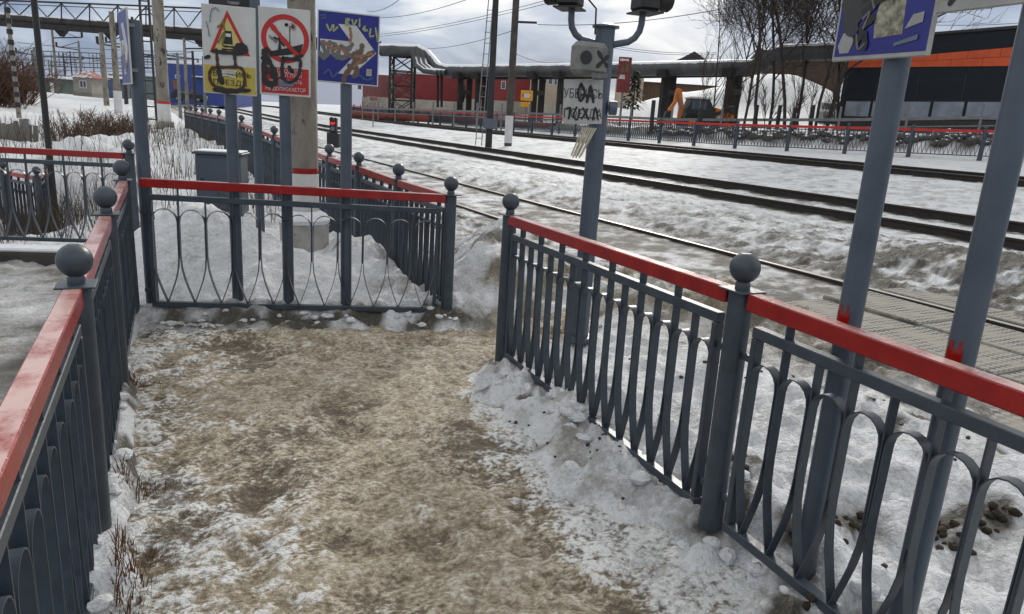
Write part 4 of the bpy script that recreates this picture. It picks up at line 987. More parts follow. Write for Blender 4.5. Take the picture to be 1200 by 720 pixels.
# left: guard hut, sheds, blue hall
t, k, w, h = walls('guard_hut', 'pale railway hut with red hipped roof on the far snow', 'building', 87, 108, 92, 113, 72, 2.6, mat('hut_render', (.36, .34, .30), (.28, .26, .23), 2, .9), windows=((94.5, 103, 95, 104),), base=(4, CONC))
part('roof', MB().add([(-w/2 - .35, -.4, h), (w/2 + .35, -.4, h), (w/2 + .35, 3.0, h), (-w/2 - .35, 3.0, h), (-.1, 1.2, h + .75), (.1, 1.2, h + .75)], [(0, 1, 5, 4), (1, 2, 5), (2, 3, 4, 5), (3, 0, 4), (3, 2, 1, 0)]), mat('red_roof', (.30, .075, .06), (.22, .05, .04), 3, .7, snow=.18), t)
GREENW = mat('green_boards', (.11, .14, .12), (.07, .09, .08), 2, .9)
walls('shed', 'long low green shed with snow on its roof beyond the brush', 'building', 24, 74, 92, 108, 95, 6, GREENW, roof='flat', over=.4, doors=((40, 46, 97, mat('rust_door', (.22, .09, .05))), (60, 64, 97, WHITEP)), windows=((30, 36, 96, 102),))
walls('shed', 'dark blue shed beside the pale railway hut', 'building', 108, 132, 92, 110, 92, 6, mat('dull_blue', (.06, .09, .16), (.045, .065, .11), 2, .8), roof='flat', over=.3)
BLUEH = mat('blue_cladding', (.030, .060, .25), (.022, .045, .19), 1, .6, stretch=(5, 5, .3))
t, k, w, h = walls('blue_hall', 'bright blue clad hall beyond the near track', 'building', 198, 262, 78, 106, 105, 14, BLUEH, roof='flat', over=.1, windows=((206, 212, 90, 94),), doors=((203, 211, 96, mat('rust_door', (.22, .09, .05))),))
part('white_canopy', MB().bbox(.0, w*.30, -1.2, -.01, h*.52, h*.56, .02), SNOWM, t)
walls('shed', 'pale low shed beside the blue hall', 'building', 128, 200, 90, 106, 112, 9, mat('pale_green', (.17, .21, .20), (.12, .15, .145), 2, .9), roof='flat', over=.3)

# dark retail building with orange band, front parallel to the tracks
XB = 36.0
tb = thing('retail_building', 'dark slate clad building with an orange band and a row of ground floor windows', 'building', (XB, 20, 0))
DSL = mat('slate_cladding', (.013, .018, .025), (.009, .012, .018), .8, .6, stretch=(1, .3, 3), spec=.25)
ORA = mat('orange_cladding', (.62, .085, .012), (.50, .065, .010), 2, .45, vary=.06)
part('wall', MB().box(0, 14, -12, 9.4, .5, 7.02), DSL, tb)
part('roof_edge', MB().bbox(-.12, 14.1, -12.1, 9.5, 7.021, 7.16, .02), DARKST, tb)
def band(yl):       # z of band edges along local y (wedge that widens towards the street)
    return np.interp(yl, [-12, .3, 9.4], [4.95, 5.40, 5.64]), np.interp(yl, [-12, .3, 9.4], [6.70, 6.22, 5.98])
yy = 9.4; row = 0
cols = list(np.linspace(-12, 9.4, 15))
for i in range(14):
    for r_ in (0, 1):
        off = .0 if r_ == 0 else .75
        a, b_ = max(cols[i] + .01 - off*(i > 0), -12), cols[i+1] - .01 - (off if i < 13 else 0)
        (za0, za1), (zb0, zb1) = band(a), band(b_)
        f0, f1 = (0, .49) if r_ == 0 else (.51, 1)
        pts = [(a, za0 + (za1-za0)*f0), (b_, zb0 + (zb1-zb0)*f0), (b_, zb0 + (zb1-zb0)*f1), (a, za0 + (za1-za0)*f1)]
        part('band_panel', MB().prism_x(pts, -.06, -.002), ORA, tb)
for i in range(9):       # facade panel joints as slim cover strips
    part('cover_strip', MB().box(-.018, -.002, -12 + i*2.4, -11.96 + i*2.4, 3.92, 5.1), DARKST, tb)
for i in range(12):
    y0 = -11.6 + i*1.72
    g_ = part('window', MB().bbox(-.05, .02, y0, y0 + 1.66, 2.95, 3.86, .01), DARKST, tb)
    part('pane', MB().box(-.062, -.051, y0 + .06, y0 + 1.60, 3.01, 3.80), mat('shop_glass', (.28, .31, .36), (.13, .15, .18), .7, .12, spec=.8), g_)
BRK = mat('dark_brick', (.050, .045, .042), (.030, .027, .026), 6, .9, .5, 20)
part('plinth', MB().box(-.10, .0, -12, 9.4, .4, 2.94), BRK, tb)

# ------------------------------------------------------------------ overhead heating pipeline
tb = thing('pipe_bridge', 'dark pipe bridge with lattice handrail carrying heating pipes over the tracks', 'pipeline', (0, 0, 0))
DBR = 65.0
def bp_(x, y, dd=0.0): return at_depth(x, y, DBR + dd)
xs = list(range(-60, 470, 33))
def yl(x, y0, y1): return y0 + (y1 - y0)*x/240.0
for j, dd in enumerate((0, 1.0, 2.0)):
    part('pipe', MB().tube([bp_(x, yl(x, 21, 38.5), dd) for x in (-60, 100, 260, 446)], .42, 12), PIPED, tb, smooth=True)
part('girder', MB().beam(bp_(-60, yl(-60, 27.5, 45.5), -.45), bp_(446, yl(446, 27.5, 45.5), -.45), .18, .45), TRESTLE, tb)
part('girder', MB().beam(bp_(-60, yl(-60, 27.5, 45.5), 2.45), bp_(446, yl(446, 27.5, 45.5), 2.45), .18, .45), TRESTLE, tb)
for dd in (-.4, 2.4):
    part('handrail', MB().beam(bp_(-60, yl(-60, .5, 10), dd), bp_(300, yl(300, .5, 10), dd), .10, .13), TRESTLE, tb)
    part('handrail', MB().beam(bp_(-60, yl(-60, 4.5, 14.5), dd), bp_(300, yl(300, 4.5, 14.5), dd), .05, .06), TRESTLE, tb)
for i, x in enumerate(xs):
    if x > 290: continue
    part('lattice_post', MB().beam(bp_(x, yl(x, 24, 42), -.4), bp_(x, yl(x, 0, 9.8), -.4), .10, .10), TRESTLE, tb)
    part('lattice_brace', MB().beam(bp_(x, yl(x, 1, 11), -.4), bp_(x + 16, yl(x + 16, 16, 33), -.4), .07, .07), TRESTLE, tb)
    part('lattice_brace', MB().beam(bp_(x + 33, yl(x + 33, 1, 11), -.4), bp_(x + 17, yl(x + 17, 16, 33), -.4), .07, .07), TRESTLE, tb)
for x in (72, 130, 183, 235):
    part('hanger', MB().prism([(-.5, 0), (.5, 0), (.0, -.55)], -.3, .3), TRESTLE, tb, bp_(x, yl(x, 30, 48)), radians(YAW))
# lattice tower where the pipe comes down
tw = bp_(471, 126, 1.0); tz = bp_(471, 66, 1).z
t = thing('pipe_tower', 'black lattice steel tower carrying the bend of the heating pipe', 'tower', (tw.x, tw.y, tw.z - .6), radians(YAW))
hgt_ = tz - tw.z + .6; W2 = .95
for sx in (-1, 1):
    for sy in (-1, 1): part('leg', MB().box(sx*W2-.09, sx*W2+.09, sy*W2-.09, sy*W2+.09, 0, hgt_), BLACK, t)
nlev = 4
for k in range(nlev):
    z0, z1 = hgt_*k/nlev, hgt_*(k+1)/nlev
    for sy in (-1, 1):
        part('brace', MB().beam((-W2, sy*W2, z0), (W2, sy*W2, z1), .07, .07).beam((W2, sy*(W2-.05), z0), (-W2, sy*(W2-.05), z1), .07, .07).beam((-W2, sy*W2, z1-.05), (W2, sy*W2, z1-.05), .09, .09), BLACK, t)
        part('brace', MB().beam((sy*W2, -W2, z0), (sy*W2, W2, z1), .07, .07).beam((sy*(W2-.05), W2, z0), (sy*(W2-.05), -W2, z1), .07, .07), BLACK, t)
part('cap_beam', MB().box(-1.4, 1.4, -1.2, 1.2, hgt_, hgt_ + .3), BLACK, t)
# low pipeline
LP_ = [(446, 58, 64.8), (490, 59, 64.5), (499, 64, 64), (513, 80, 63.3), (524, 83, 62.8), (560, 83, 61), (690, 82, 54.5), (780, 80.5, 50.5), (880, 79, 46.5), (893, 75, 46), (905, 66, 45.5), (918, 62, 45), (1010, 59, 42.5)]
t = thing('heating_pipeline', 'long insulated heating pipeline on trestles dipping and rising behind the tracks', 'pipeline', (0, 0, 0))
part('pipe', MB().tube([at_depth(*p) for p in LP_], .48, 14), PIPE, t, smooth=True)
part('pipe', MB().tube([at_depth(x, y + 2, D + 1.4) for x, y, D in LP_], .44, 14), PIPE, t, smooth=True)
part('under_beam', MB().tube([at_depth(x, y + 8.5, D + .6) for x, y, D in LP_[5:9]], .16, 6), TRESTLE, t)
for off in (0, 9, 18):
    pts = [at_depth(x + off*.55, y, D) for x, y, D in ((484, 60, 63.6), (486, 68, 63.4), (489, 77, 63), (497, 83, 62.6), (512, 85, 62.2))]
    part('expansion_loop', MB().tube(pts, .24, 10), PIPE, t, smooth=True)
def trestle(xa, xb, yb, D, n_):
    a, b_ = at_depth(xa, yb, D), at_depth(xb, yb, D + 1.2)
    ytop = float(np.interp((xa + xb)/2, [p[0] for p in LP_[4:9]], [p[1] for p in LP_[4:9]])) + 8
    ta, tb_ = at_depth(xa, ytop, D), at_depth(xb, ytop, D + 1.2)
    tt = thing('pipe_trestle', ('first', 'second', 'third', 'fourth', 'fifth', 'sixth')[n_] + ' dark two-legged trestle of the heating pipeline counted from the lattice tower', 'trestle', (a.x, a.y, a.z), 0, 'trestles carrying the heating pipeline')
    o = Vector(a)
    for (p, q) in ((a, ta), (b_, tb_)):
        p = Vector((q.x, q.y, p.z - 1.2)); part('leg', MB().beam(p - o, q - o, .34, .40, (1, 0, 0)), TRESTLE, tt)
    d = (tb_ - ta).normalized()
    part('cap_beam', MB().beam(ta - o - d*.9 + Vector((0, 0, .12)), tb_ - o + d*.9 + Vector((0, 0, .12)), .6, .5), TRESTLE, tt)
    part('cross_beam', MB().beam((a + ta)/2 - o, (b_ + tb_)/2 - o, .25, .35), TRESTLE, tt)
for i, (xa, xb, yb, D) in enumerate([(540, 550.5, 126, 62), (561, 569, 127, 61), (627, 636, 128, 57.5), (658, 670, 130, 56), (780, 789, 129, 50.4), (857, 866, 128, 47.4)]): trestle(xa, xb, yb, D, i)
t = thing('pipe_support', 'pair of slim steel struts under the foot of the pipe bend', 'support', (0, 0, 0))
for x in (513, 517.5): part('strut', MB().beam(at_depth(x, 126, 63), at_depth(x, 84, 63), .16, .16, (1, 0, 0)), BLACK, t)

# ------------------------------------------------------------------ poles and masts
def mast(label, cat, x, ybot, D, r0, top_px, m, white=None, group=None, name='catenary_mast', arms=(), xtop=None, z_lo=-.6):
    b_ = at_depth(x, ybot, D); zt = z_on(b_.x, b_.y, top_px, hi=40) if top_px > -5 else b_.z + 11
    t = thing(name, label, cat, (b_.x, b_.y, b_.z), radians(YAW), group)
    h = zt - b_.z
    part('shaft', MB().lathe([(r0, z_lo), (r0*.72, h)], 10), m, t, smooth=True)
    if white:
        part('white_foot', MB().lathe([(r0*1.03, -.3), (r0*1.03, white)], 10), WHITEP, t, smooth=True)
        part('red_ring', MB().lathe([(r0*1.04, white), (r0*1.04, white + .12)], 10), REDFAR, t, smooth=True)
    for (z, L, rise) in arms:
        part('bracket', MB().beam((0, 0, z), (L, 0, z + rise), .05, .06).beam((0, 0, z + .8), (L*.75, 0, z + rise*.75), .03, .03), DARKST, t)
        part('insulator', MB().tube([(L, 0, z + rise - .02), (L, 0, z + rise + .22)], .06, 8), BLACK, t)
    return t, h
t, h = mast('black steel signal mast with ladder and grey box beside the far track', 'mast', 573, 160, 31, .145, -20, BLACK, name='signal_mast')
part('relay_box', MB().bbox(-.22, .32, -.30, .0, .30, .72, .02), mat('grey_box', (.10, .12, .15)), t)
for s_ in (-.13, .13): part('ladder_rail', MB().tube([(-.42 + s_, -.1, -.4), (-.10 + s_*.6, -.1, 7.5)], .02, 6), GALV, t)
for k in range(18): part('ladder_rung', MB().tube([(-.55 + k*.0175 + .0, -.1, -.1 + k*.42), (-.29 + k*.0175, -.1, -.1 + k*.42)], .014, 5), GALV, t)
t, h = mast('grey concrete catenary pole with white foot beside the black signal mast', 'pole', 596, 157, 33, .17, -20, mat('dark_concrete', (.085, .075, .065), (.042, .037, .032), 3, .9, .4, 20), white=None, name='catenary_pole')
part('white_foot', MB().lathe([(.178, -.4), (.176, .78)], 12), WHITEP, t, smooth=True)
part('side_arm', MB().beam((0, 0, 4.7), (.95, 0, 4.72), .07, .09), DARKST, t)
part('stay', MB().beam((.1, 0, 5.7), (1.6, 0, 6.5), .05, .05), DARKST, t)
t, h = mast('slim black steel pole in front of the hollow, rising past the pipe bridge', 'pole', 63, 232, 10.5, .045, -20, BLACK, name='steel_pole', z_lo=-1.0)
t, h = mast('slender banded concrete post at the edge of the brush', 'pole', 22, 134, 27, .085, 8, CONCP, name='catenary_pole')
for k in range(12): part('step_band', MB().lathe([(.10, .25 + k*.36), (.10, .42 + k*.36)], 8), BLACK, t)
t, h = mast('pale concrete catenary pole with white foot and red ring beyond the brush bank', 'pole', 194, 158, 23.5, .19, -20, CONCP, name='catenary_pole')
part('white_foot', MB().lathe([(.200, -.4), (.198, .95)], 12), WHITEP, t, smooth=True)
part('red_ring', MB().lathe([(.201, .95), (.200, 1.03)], 12), REDFAR, t, smooth=True)
part('foundation', MB().lathe([(.26, -.5), (.28, .38), (.24, .42)], 10), CONC, t)
t, h = mast('left one of two grey concrete poles behind the brush', 'pole', 125, 122, 46, .17, 38, CONCP, name='catenary_pole')
t, h = mast('grey concrete pole with white foot behind the brush, right of its twin', 'pole', 139, 128, 38, .17, 14, CONCP, name='catenary_pole')
part('white_foot', MB().lathe([(.20, -.4), (.195, .9)], 10), WHITEP, t, smooth=True)
# open lattice mast
lb = at_depth(178, 143, 30); t = thing('lattice_mast', 'open steel lattice mast with rungs left of the pale concrete pole', 'mast', lb, radians(YAW))
for s_ in (-.2, .2): part('chord', MB().beam((s_, 0, -.5), (s_*.8, 0, 8.5), .07, .07, (0, 1, 0)), BLACK, t)
for k in range(17): part('rung', MB().beam((-.2, 0, .1 + k*.5), (.2, 0, .1 + k*.5), .04, .05), BLACK, t)
# far catenary masts on the left
FARM = [(30, 108, 95, 72), (45, 108, 80, 55), (68, 110, 70, 30), (78, 108, 110, 62), (97, 107, 75, 48), (150, 110, 70, 40), (161, 112, 60, 20), (210, 108, 60, 62), (219, 112, 55, 45), (228, 110, 65, 60), (37, 107, 120, 68), (112, 106, 120, 64), (148, 118, 50, 42), (240, 112, 70, 66), (60, 107, 130, 70), (86, 106, 130, 60), (140, 106, 120, 66), (92, 106, 140, 70)]
for i, (x, yb, D, yt) in enumerate(FARM):
    g_ = at_depth(x, yb, D)
    b_z = g_.z; zt = z_on(g_.x, g_.y, yt, hi=30); hh = zt - b_z
    t = thing('catenary_mast', 'slim grey catenary mast far along the railway', 'mast', (g_.x, g_.y, b_z), rng.uniform(-.5, .3) + radians(YAW), 'far catenary masts')
    part('shaft', MB().lathe([(.15, -2.5), (.10, hh)], 8), (DARKST, GALV, CONCP)[i % 3], t)
    sgn = rng.choice((-1, 1)); L = rng.uniform(1.6, 3.2)
    part('bracket', MB().beam((0, 0, hh*.82), (sgn*L, 0, hh*.86), .09, .10).beam((0, 0, hh*.98), (sgn*L*.8, 0, hh*.86), .05, .05), DARKST, t)
    part('insulator', MB().tube([(sgn*L, 0, hh*.86), (sgn*L, 0, hh*.86 + .45)], .10, 6), BLACK, t)
# portal beams over the distant tracks
for (xa, xb, y, D) in ((38, 118, 66, 105), (60, 160, 78, 130), (150, 232, 72, 118)):
    a, b_ = at_depth(xa, y, D), at_depth(xb, y + 3, D); t = thing('catenary_portal', 'thin far portal spanning the tracks between two legs', 'portal', a, 0, 'far catenary portals')
    part('beam', MB().beam((0, 0, 0), b_ - a, .25, .14).beam((0, 0, .7), b_ - a + Vector((0, 0, .7)), .12, .10), DARKST, t)
    for u in (0, 1): p = (b_ - a)*u; part('leg', MB().beam(p + Vector((0, 0, .8)), p - Vector((0, 0, 9)), .28, .28, (1, 0, 0)), GALV, t)
    for q in range(9): p = (b_ - a)*(q + .5)/9; part('dropper', MB().beam(p + Vector((0, 0, .65)), p - Vector((0, 0, 1.2)), .07, .07, (1, 0, 0)), DARKST, t)
# wires
WIRE = mat('wire', (.045, .045, .048), (.03, .03, .032), 3, .6)
def wire(label, a, b_, sag=.25, r=.012, group='overhead wires'):
    a, b_ = at_depth(*a), at_depth(*b_)
    pts = [a.lerp(b_, u/10) - Vector((0, 0, sag*4*(u/10)*(1 - u/10))) for u in range(11)]
    o = thing('overhead_wire', label, 'wire', a, 0, group)
    part('strand', MB().tube([p - a for p in pts], r, 5), WIRE, o)
WL = 'thin dark overhead wire across the cloudy sky'
for a, b_ in [((430, 13, 55), (475, -6, 40)), ((440, 21, 60), (560, -5, 40)), ((440, 41, 70), (660, -5, 45)), ((440, 43.5, 70), (668, -3, 45)), ((490, 57, 70), (600, 36.5, 40)), ((630, 29, 42), (870, 6, 34)), ((700, 50, 60), (840, 62, 60)), ((700, 53, 62), (840, 64, 62)), ((600, 61, 40), (660, 72, 60)), ((1000, 22, 50), (1210, 26, 50)),
              ((0, 61, 90), (250, 70, 90)), ((0, 68, 100), (250, 76, 100)), ((0, 74, 100), (250, 80, 100)), ((0, 79, 110), (250, 84, 110)), ((20, 50, 80), (240, 60, 75)), ((60, 88, 110), (235, 90, 110))]:
    wire(WL, a, b_, .3, .018 if a[2] < 80 else .03)

# ------------------------------------------------------------------ small things beyond the tracks
t0 = at_depth(616, 134, 52); t = thing('yellow_sign', 'small orange-yellow notice board with white panel below the beige block', 'sign', t0, radians(YAW))
k = 52*M_PER_PX
part('post', MB().beam((0, .05, -.5), (0, .05, 26*k), .07, .07, (0, 1, 0)), GALV, t)
p = part('board', MB().bbox(-7*k, 7*k, -.05, 0, 15*k, 26.5*k, .02), mat('board_yellow', (.72, .36, .015), (.60, .28, .01), 3, .5), t)
part('white_panel', MB().box(-3.5*k, 4*k, -.06, -.051, 18.5*k, 23*k), WHITEP, p); part('red_panel', MB().box(-5*k, -3.5*k, -.06, -.051, 18.5*k, 23*k), RED_S, p)
part('lower_board', MB().bbox(-6.5*k, 5*k, -.05, 0, 8*k, 13.5*k, .02), MATS['board_yellow'], t)
t0 = at_depth(727, 138, 44); t = thing('billboard', 'tall red board with green and white print behind the signal post', 'billboard', t0, radians(YAW)); k = 44*M_PER_PX
part('post', MB().beam((0, .1, -.5), (0, .1, 30*k), .12, .12, (0, 1, 0)), GALV, t)
p = part('board', MB().bbox(-8*k, 7*k, -.06, 0, 28*k, 67*k, .02), mat('faded_red', (.20, .022, .022), (.12, .018, .018), 4, .6), t)
F = Face(p, 15*k, 39*k, -.06); oldP = F.P; F.P = lambda u, v: ((u - .5)*15*k - .5*k, 28*k + (1 - v)*39*k)
F.poly('print', [(.20, .42), (.45, .42), (.35, .20)], ink('green', (.05, .12, .04))); F.poly('print', [(.55, .40), (.85, .40), (.72, .10)], ink('green', (.05, .12, .04)))
F.poly('print', [(.10, .62), (.60, .62), (.55, .50), (.20, .50)], ink('pale_smear', (.50, .50, .47))); F.strokes('print', [[(.15, .08), (.70, .08)]], WHI, .12)
# dwarf signal with a red lamp
t0 = at_depth(391, 158, 17.5); t = thing('dwarf_signal', 'small black ground signal showing a red light beside the arrow sign pole', 'signal', t0, radians(YAW))
part('housing', MB().bbox(-.08, .08, -.08, .08, .05, .40, .015), BLACK, t); part('foot', MB().bbox(-.14, .14, -.12, .12, -.3, .05, .02), BLACK, t)
m, n, l, b = new_mat('red_lamp'); b.inputs['Base Color'].default_value = (.5, .01, .01, 1); b.inputs['Emission Color'].default_value = (1, .03, .02, 1); b.inputs['Emission Strength'].default_value = 0.5
part('lamp', MB().tube([(0, -.081, .28), (0, -.10, .28)], .055, 14), m, t); part('hood', MB().tube([(0, -.08, .345), (0, -.17, .345)], .062, 10), BLACK, t)
part('dark_lens', MB().tube([(0, -.081, .14), (0, -.09, .14)], .05, 14), GLASS, t)
# sign on the verge in front of the tower
t0 = at_depth(437, 140, 50); t = thing('trackside_sign', 'small grey lineside board with pinkish top in front of the shed', 'sign', t0, radians(YAW)); k = 50*M_PER_PX
part('post', MB().beam((0, .05, -.5), (0, .05, 20*k), .06, .06, (0, 1, 0)), GALV, t); part('board', MB().bbox(-5*k, 4*k, -.04, 0, 14*k, 19*k, .01), GALV, t); part('top_board', MB().bbox(-4*k, 5*k, -.04, 0, 21*k, 25*k, .01), PINKC, t)

# backhoe loader
def excavator(px_x, px_y, D):
    b_ = at_depth(px_x, px_y, D); t = thing('backhoe_loader', 'orange and dark green backhoe loader working behind the far fence', 'excavator', b_, radians(YAW))
    k = D*M_PER_PX
    def Q(x, y): return ((x - px_x)*k, (px_y - y)*k)
    ORG = mat('machine_orange', (.72, .20, .015), (.58, .15, .012), 3, .45, spots=(.16, .06, .02), spot_amt=.66)
    DGR = mat('machine_dark', (.018, .022, .020), (.012, .013, .013), 3, .5); TYRE = mat('tyre', (.016, .016, .016), (.010, .010, .010), 8, .9)
    x0, z0 = Q(801, 140); x1, z1 = Q(830, 118)
    cab = part('cab', MB().prism([(x0, z0), (x1 + .25, z0), (x1 + .05, z0 + .55), (x1 - .25, z1), (x0 + .15, z1), (x0 - .05, z0 + .5)], -.75, .75), DGR, t)
    part('roof', MB().bbox(x0 + .05, x1 - .15, -.80, .80, z1, z1 + .12, .04), WHITEP, cab)
    part('window', MB().box(x0 + .20, x0 + .62, -.768, -.752, z0 + .52, z1 - .08), BGLASS, cab); part('window', MB().box(x0 + .72, x1 - .42, -.768, -.752, z0 + .52, z1 - .08), BGLASS, cab)
    part('window_post', MB().box(x0 + .62, x0 + .70, -.775, -.753, z0 + .1, z1 - .02), GALV, cab)
    part('bonnet', MB().prism([(x1 + .25, z0), (x1 + 1.30, z0), (x1 + 1.30, z0 + .42), (x1 + .18, z0 + .70)], -.55, .55), ORG, t)
    part('chassis', MB().bbox(x0 - 1.0, x1 + 1.4, -.5, .5, z0 - .35, z0 - .005, .05), DGR, t)
    for (wx, r) in ((x0 + .35, .62), (x1 + .85, .48)):
        for yy_ in (-.85, .55):
            w_ = part('wheel', MB().tube([(wx, yy_, z0 - .35), (wx, yy_ + .3, z0 - .35)], r, 22), TYRE, t, smooth=True); part('rim', MB().tube([(wx, yy_ - .02, z0 - .35), (wx, yy_ - .002, z0 - .35)], r*.5, 16), ORG, w_)
    # folded boom and dipper at the rear, loader arm at the front
    a, b2, c2, d2 = Q(796, 139), Q(797.5, 128), Q(792, 110), Q(790.5, 107)
    part('boom', MB().prism([Q(793, 141), Q(796.5, 141), Q(798.5, 128), Q(794, 108), Q(790, 106.5), Q(788.5, 111), Q(793.5, 128)], -.16, .16), ORG, t)
    part('dipper', MB().prism([Q(788, 108), Q(791.5, 109), Q(790.5, 122), Q(786, 131), Q(781.5, 134), Q(781, 131), Q(786.5, 122)], -.13, .13), ORG, t)
    part('bucket', MB().prism([Q(779, 133), Q(784, 133), Q(784, 139), Q(777, 140)], -.3, .3), DGR, t)
    part('ram', MB().beam((Q(795, 130)[0], -.2, Q(795, 130)[1]), (Q(789, 113)[0], -.2, Q(789, 113)[1]), .08, .08, (0, 1, 0)), GALV, t)
    part('loader_arm', MB().beam((Q(832, 134)[0], -.6, Q(832, 134)[1]), (Q(850, 127)[0], -.6, Q(850, 127)[1]), .10, .18), DGR, t)
    part('loader_bucket', MB().prism([Q(848, 125), Q(853, 123), Q(854, 133), Q(849, 131)], -1.0, 1.0), DGR, t)
    part('headlamp', MB().ball((Q(838, 137)[0], -.5, Q(838, 137)[1]), .12, 8, 6), WHITEP, t)
excavator(815, 146, 44)
def car(name, label, x, y, D, body, rz, L=4.2, van=False):
    b_ = at_depth(x, y, D); t = thing(name, label, 'van' if van else 'car', b_, rz)
    hh = 1.95 if van else 1.45; m_ = body
    prof = [(-L/2, .35), (L/2, .35), (L/2, .80), (L/2 - .25, .95), (L*.22, 1.0), (L*.10, hh), (-L*.5 + .1 if van else -L*.32, hh), (-L/2 + (.0 if van else .15), 1.0)]
    part('body', MB().prism(prof, -.85, .85), m_, t)
    for s_ in (-1, 1):
        part('side_window', MB().prism([(-L*.30, 1.02), (L*.17, 1.02), (L*.075, hh - .10), (-L*.27, hh - .10)], s_*.862 - .008, s_*.862 + .008), BGLASS, t)
        for xx in (-L*.31, L*.31):
            w_ = part('wheel', MB().tube([(xx, s_*.70, .33), (xx, s_*.90, .33)], .33, 18), mat('tyre', (.016, .016, .016)), t, smooth=True)
            part('rim', MB().tube([(xx, s_*.901, .33), (xx, s_*.91, .33)], .19, 12), GALV, w_)
    wz = MB().add([(L*.225, -.72, 1.01), (L*.225, .72, 1.01), (L*.115, .66, hh - .06), (L*.115, -.66, hh - .06)], [(0, 1, 2, 3)])
    for i_, v in enumerate(wz.v): wz.v[i_] = (v[0] + .012, v[1], v[2] + .004)
    part('windscreen', wz, BGLASS, t)
    for s_ in (-.6, .6): part('headlight', MB().bbox(L/2 - .02, L/2 + .02, s_ - .16, s_ + .16, .66, .80, .01), WHITEP, t)
car('parked_car', 'black car parked on the snow in front of the blue hall', 222, 119.5, 98, mat('car_black', (.012, .012, .014), (.010, .010, .011), 2, .3), radians(YAW) + .2)
car('parked_car', 'white car nosing out at the corner of the dark building', 974, 148, 49, mat('van_white', (.60, .61, .62), (.52, .53, .54), 2, .35), radians(-140), 4.2)
# triangular road sign in front of the dark building
t0 = at_depth(1027, 150, 34); t = thing('warning_sign', 'small red-edged triangular sign on a thin post by the dark building', 'road sign', t0, radians(YAW)); k = 34*M_PER_PX
part('post', MB().beam((0, .05, -.5), (0, .05, 37*k), .06, .06, (0, 1, 0)), GALV, t)
p = part('plate', MB().prism([(-5*k, 29*k), (5*k, 29*k), (0, 40*k)], -.03, 0), RED_S, t); part('field', MB().prism([(-3*k, 30.2*k), (3*k, 30.2*k), (0, 37*k)], -.04, -.031), WHITEP, p)

# ------------------------------------------------------------------ trees, shrubs, dry grass
def grow_tree(mb_t, mb_b, base, h, r, seed, spread=.55, depth=5, lean=(0, 0), first=.35):
    R_ = random.Random(seed)
    def limb(p, d, L, r0, lev):
        n_ = 7 if lev == 0 else (4 if lev < 2 else 3); pts = [p]; rr = [r0]; q = p.copy(); dd = d.copy()
        for i in range(n_):
            dd = (dd + Vector((R_.uniform(-1, 1), R_.uniform(-1, 1), R_.uniform(-.2, .7)))*(.13 + .04*lev)).normalized(); q = q + dd*L/n_; pts.append(q.copy()); rr.append(r0*(1 - .62*(i+1)/n_))
        (mb_t if lev == 0 else mb_b).tube(pts, rr, 7 if lev == 0 else (5 if lev < 2 else 3), caps=False)
        if lev >= depth: return
        kids = 13 if lev == 0 else (6 if lev < 3 else (4 if lev < 4 else 2))
        for j in range(kids):
            u = (first + (1 - first)*(j + R_.random()*.8)/kids) if lev == 0 else (.25 + .75*(j + R_.random())/kids)
            f = min(u, .999)*n_; i = int(f); s = pts[i].lerp(pts[i+1], f - i)
            az = R_.uniform(0, 2*pi); dv = (pts[i+1] - pts[i]).normalized(); o1 = dv.orthogonal().normalized(); o2 = dv.cross(o1)
            nd = (dv*(1 - spread*.55) + (o1*cos(az) + o2*sin(az))*spread*R_.uniform(.7, 1.25) + Vector((0, 0, .22))).normalized()
            limb(s, nd, L*(R_.uniform(.30, .46)*(1.1 - .5*u) if lev == 0 else R_.uniform(.42, .66)), max(rr[i]*.55, .011), lev + 1)
    limb(Vector(base), Vector((lean[0], lean[1], 1)).normalized(), h, r, 0)
TREES = [(836, 137, 46, 7, .06, 3, 3), (872, 138, 44, 10.5, .14, 11, 5), (889, 139, 43, 12.5, .17, 12, 5), (903, 139, 45, 12, .13, 23, 5), (922, 140, 42, 13, .18, 14, 5), (934, 140, 44, 12, .13, 15, 5), (957, 140, 43, 11, .12, 26, 5), (969, 140, 41, 14, .22, 17, 5), (984, 140, 45, 12, .14, 18, 5), (855, 135, 52, 9, .10, 29, 4), (1003, 135, 48, 11, .12, 31, 4)]
tl = {836: 'slim young bare tree standing alone beside the excavator', 969: 'thickest bare tree trunk, standing nearest the white car'}
TREES.sort(); ORD = ('first', 'second', 'third', 'fourth', 'fifth', 'sixth', 'seventh', 'eighth', 'ninth', 'tenth', 'eleventh')
for it_, (x, y, D, h, r, sd, dp) in enumerate(TREES):
    b_ = at_depth(x, y, D); zb = min(gz(b_.x, b_.y), b_.z + .6)
    t = thing('bare_tree', tl.get(x, ORD[it_] + ' bare leafless tree counted from the excavator along the snow hill'), 'tree', (b_.x, b_.y, zb - .2), 0, 'bare trees on the snow hill')
    kk = ('tree', sd % 4 if dp > 3 else 9)
    if kk not in _cache:
        mt, mb = MB(), MB(); grow_tree(mt, mb, (0, 0, 0), 12.0, .092, 40 + sd, .66, 5 if dp > 3 else 3, (.03, .02), .20)
        _cache[kk] = mt.mesh('trunk', BARK), mb.mesh('crown', TWIG)
    link('trunk', _cache[kk][0], t); link('crown', _cache[kk][1], t); t.rotation_euler = (rng.uniform(-.09, .09), rng.uniform(-.09, .09), rng.uniform(0, 6.2)); t.scale = (h/12*1.05,)*3
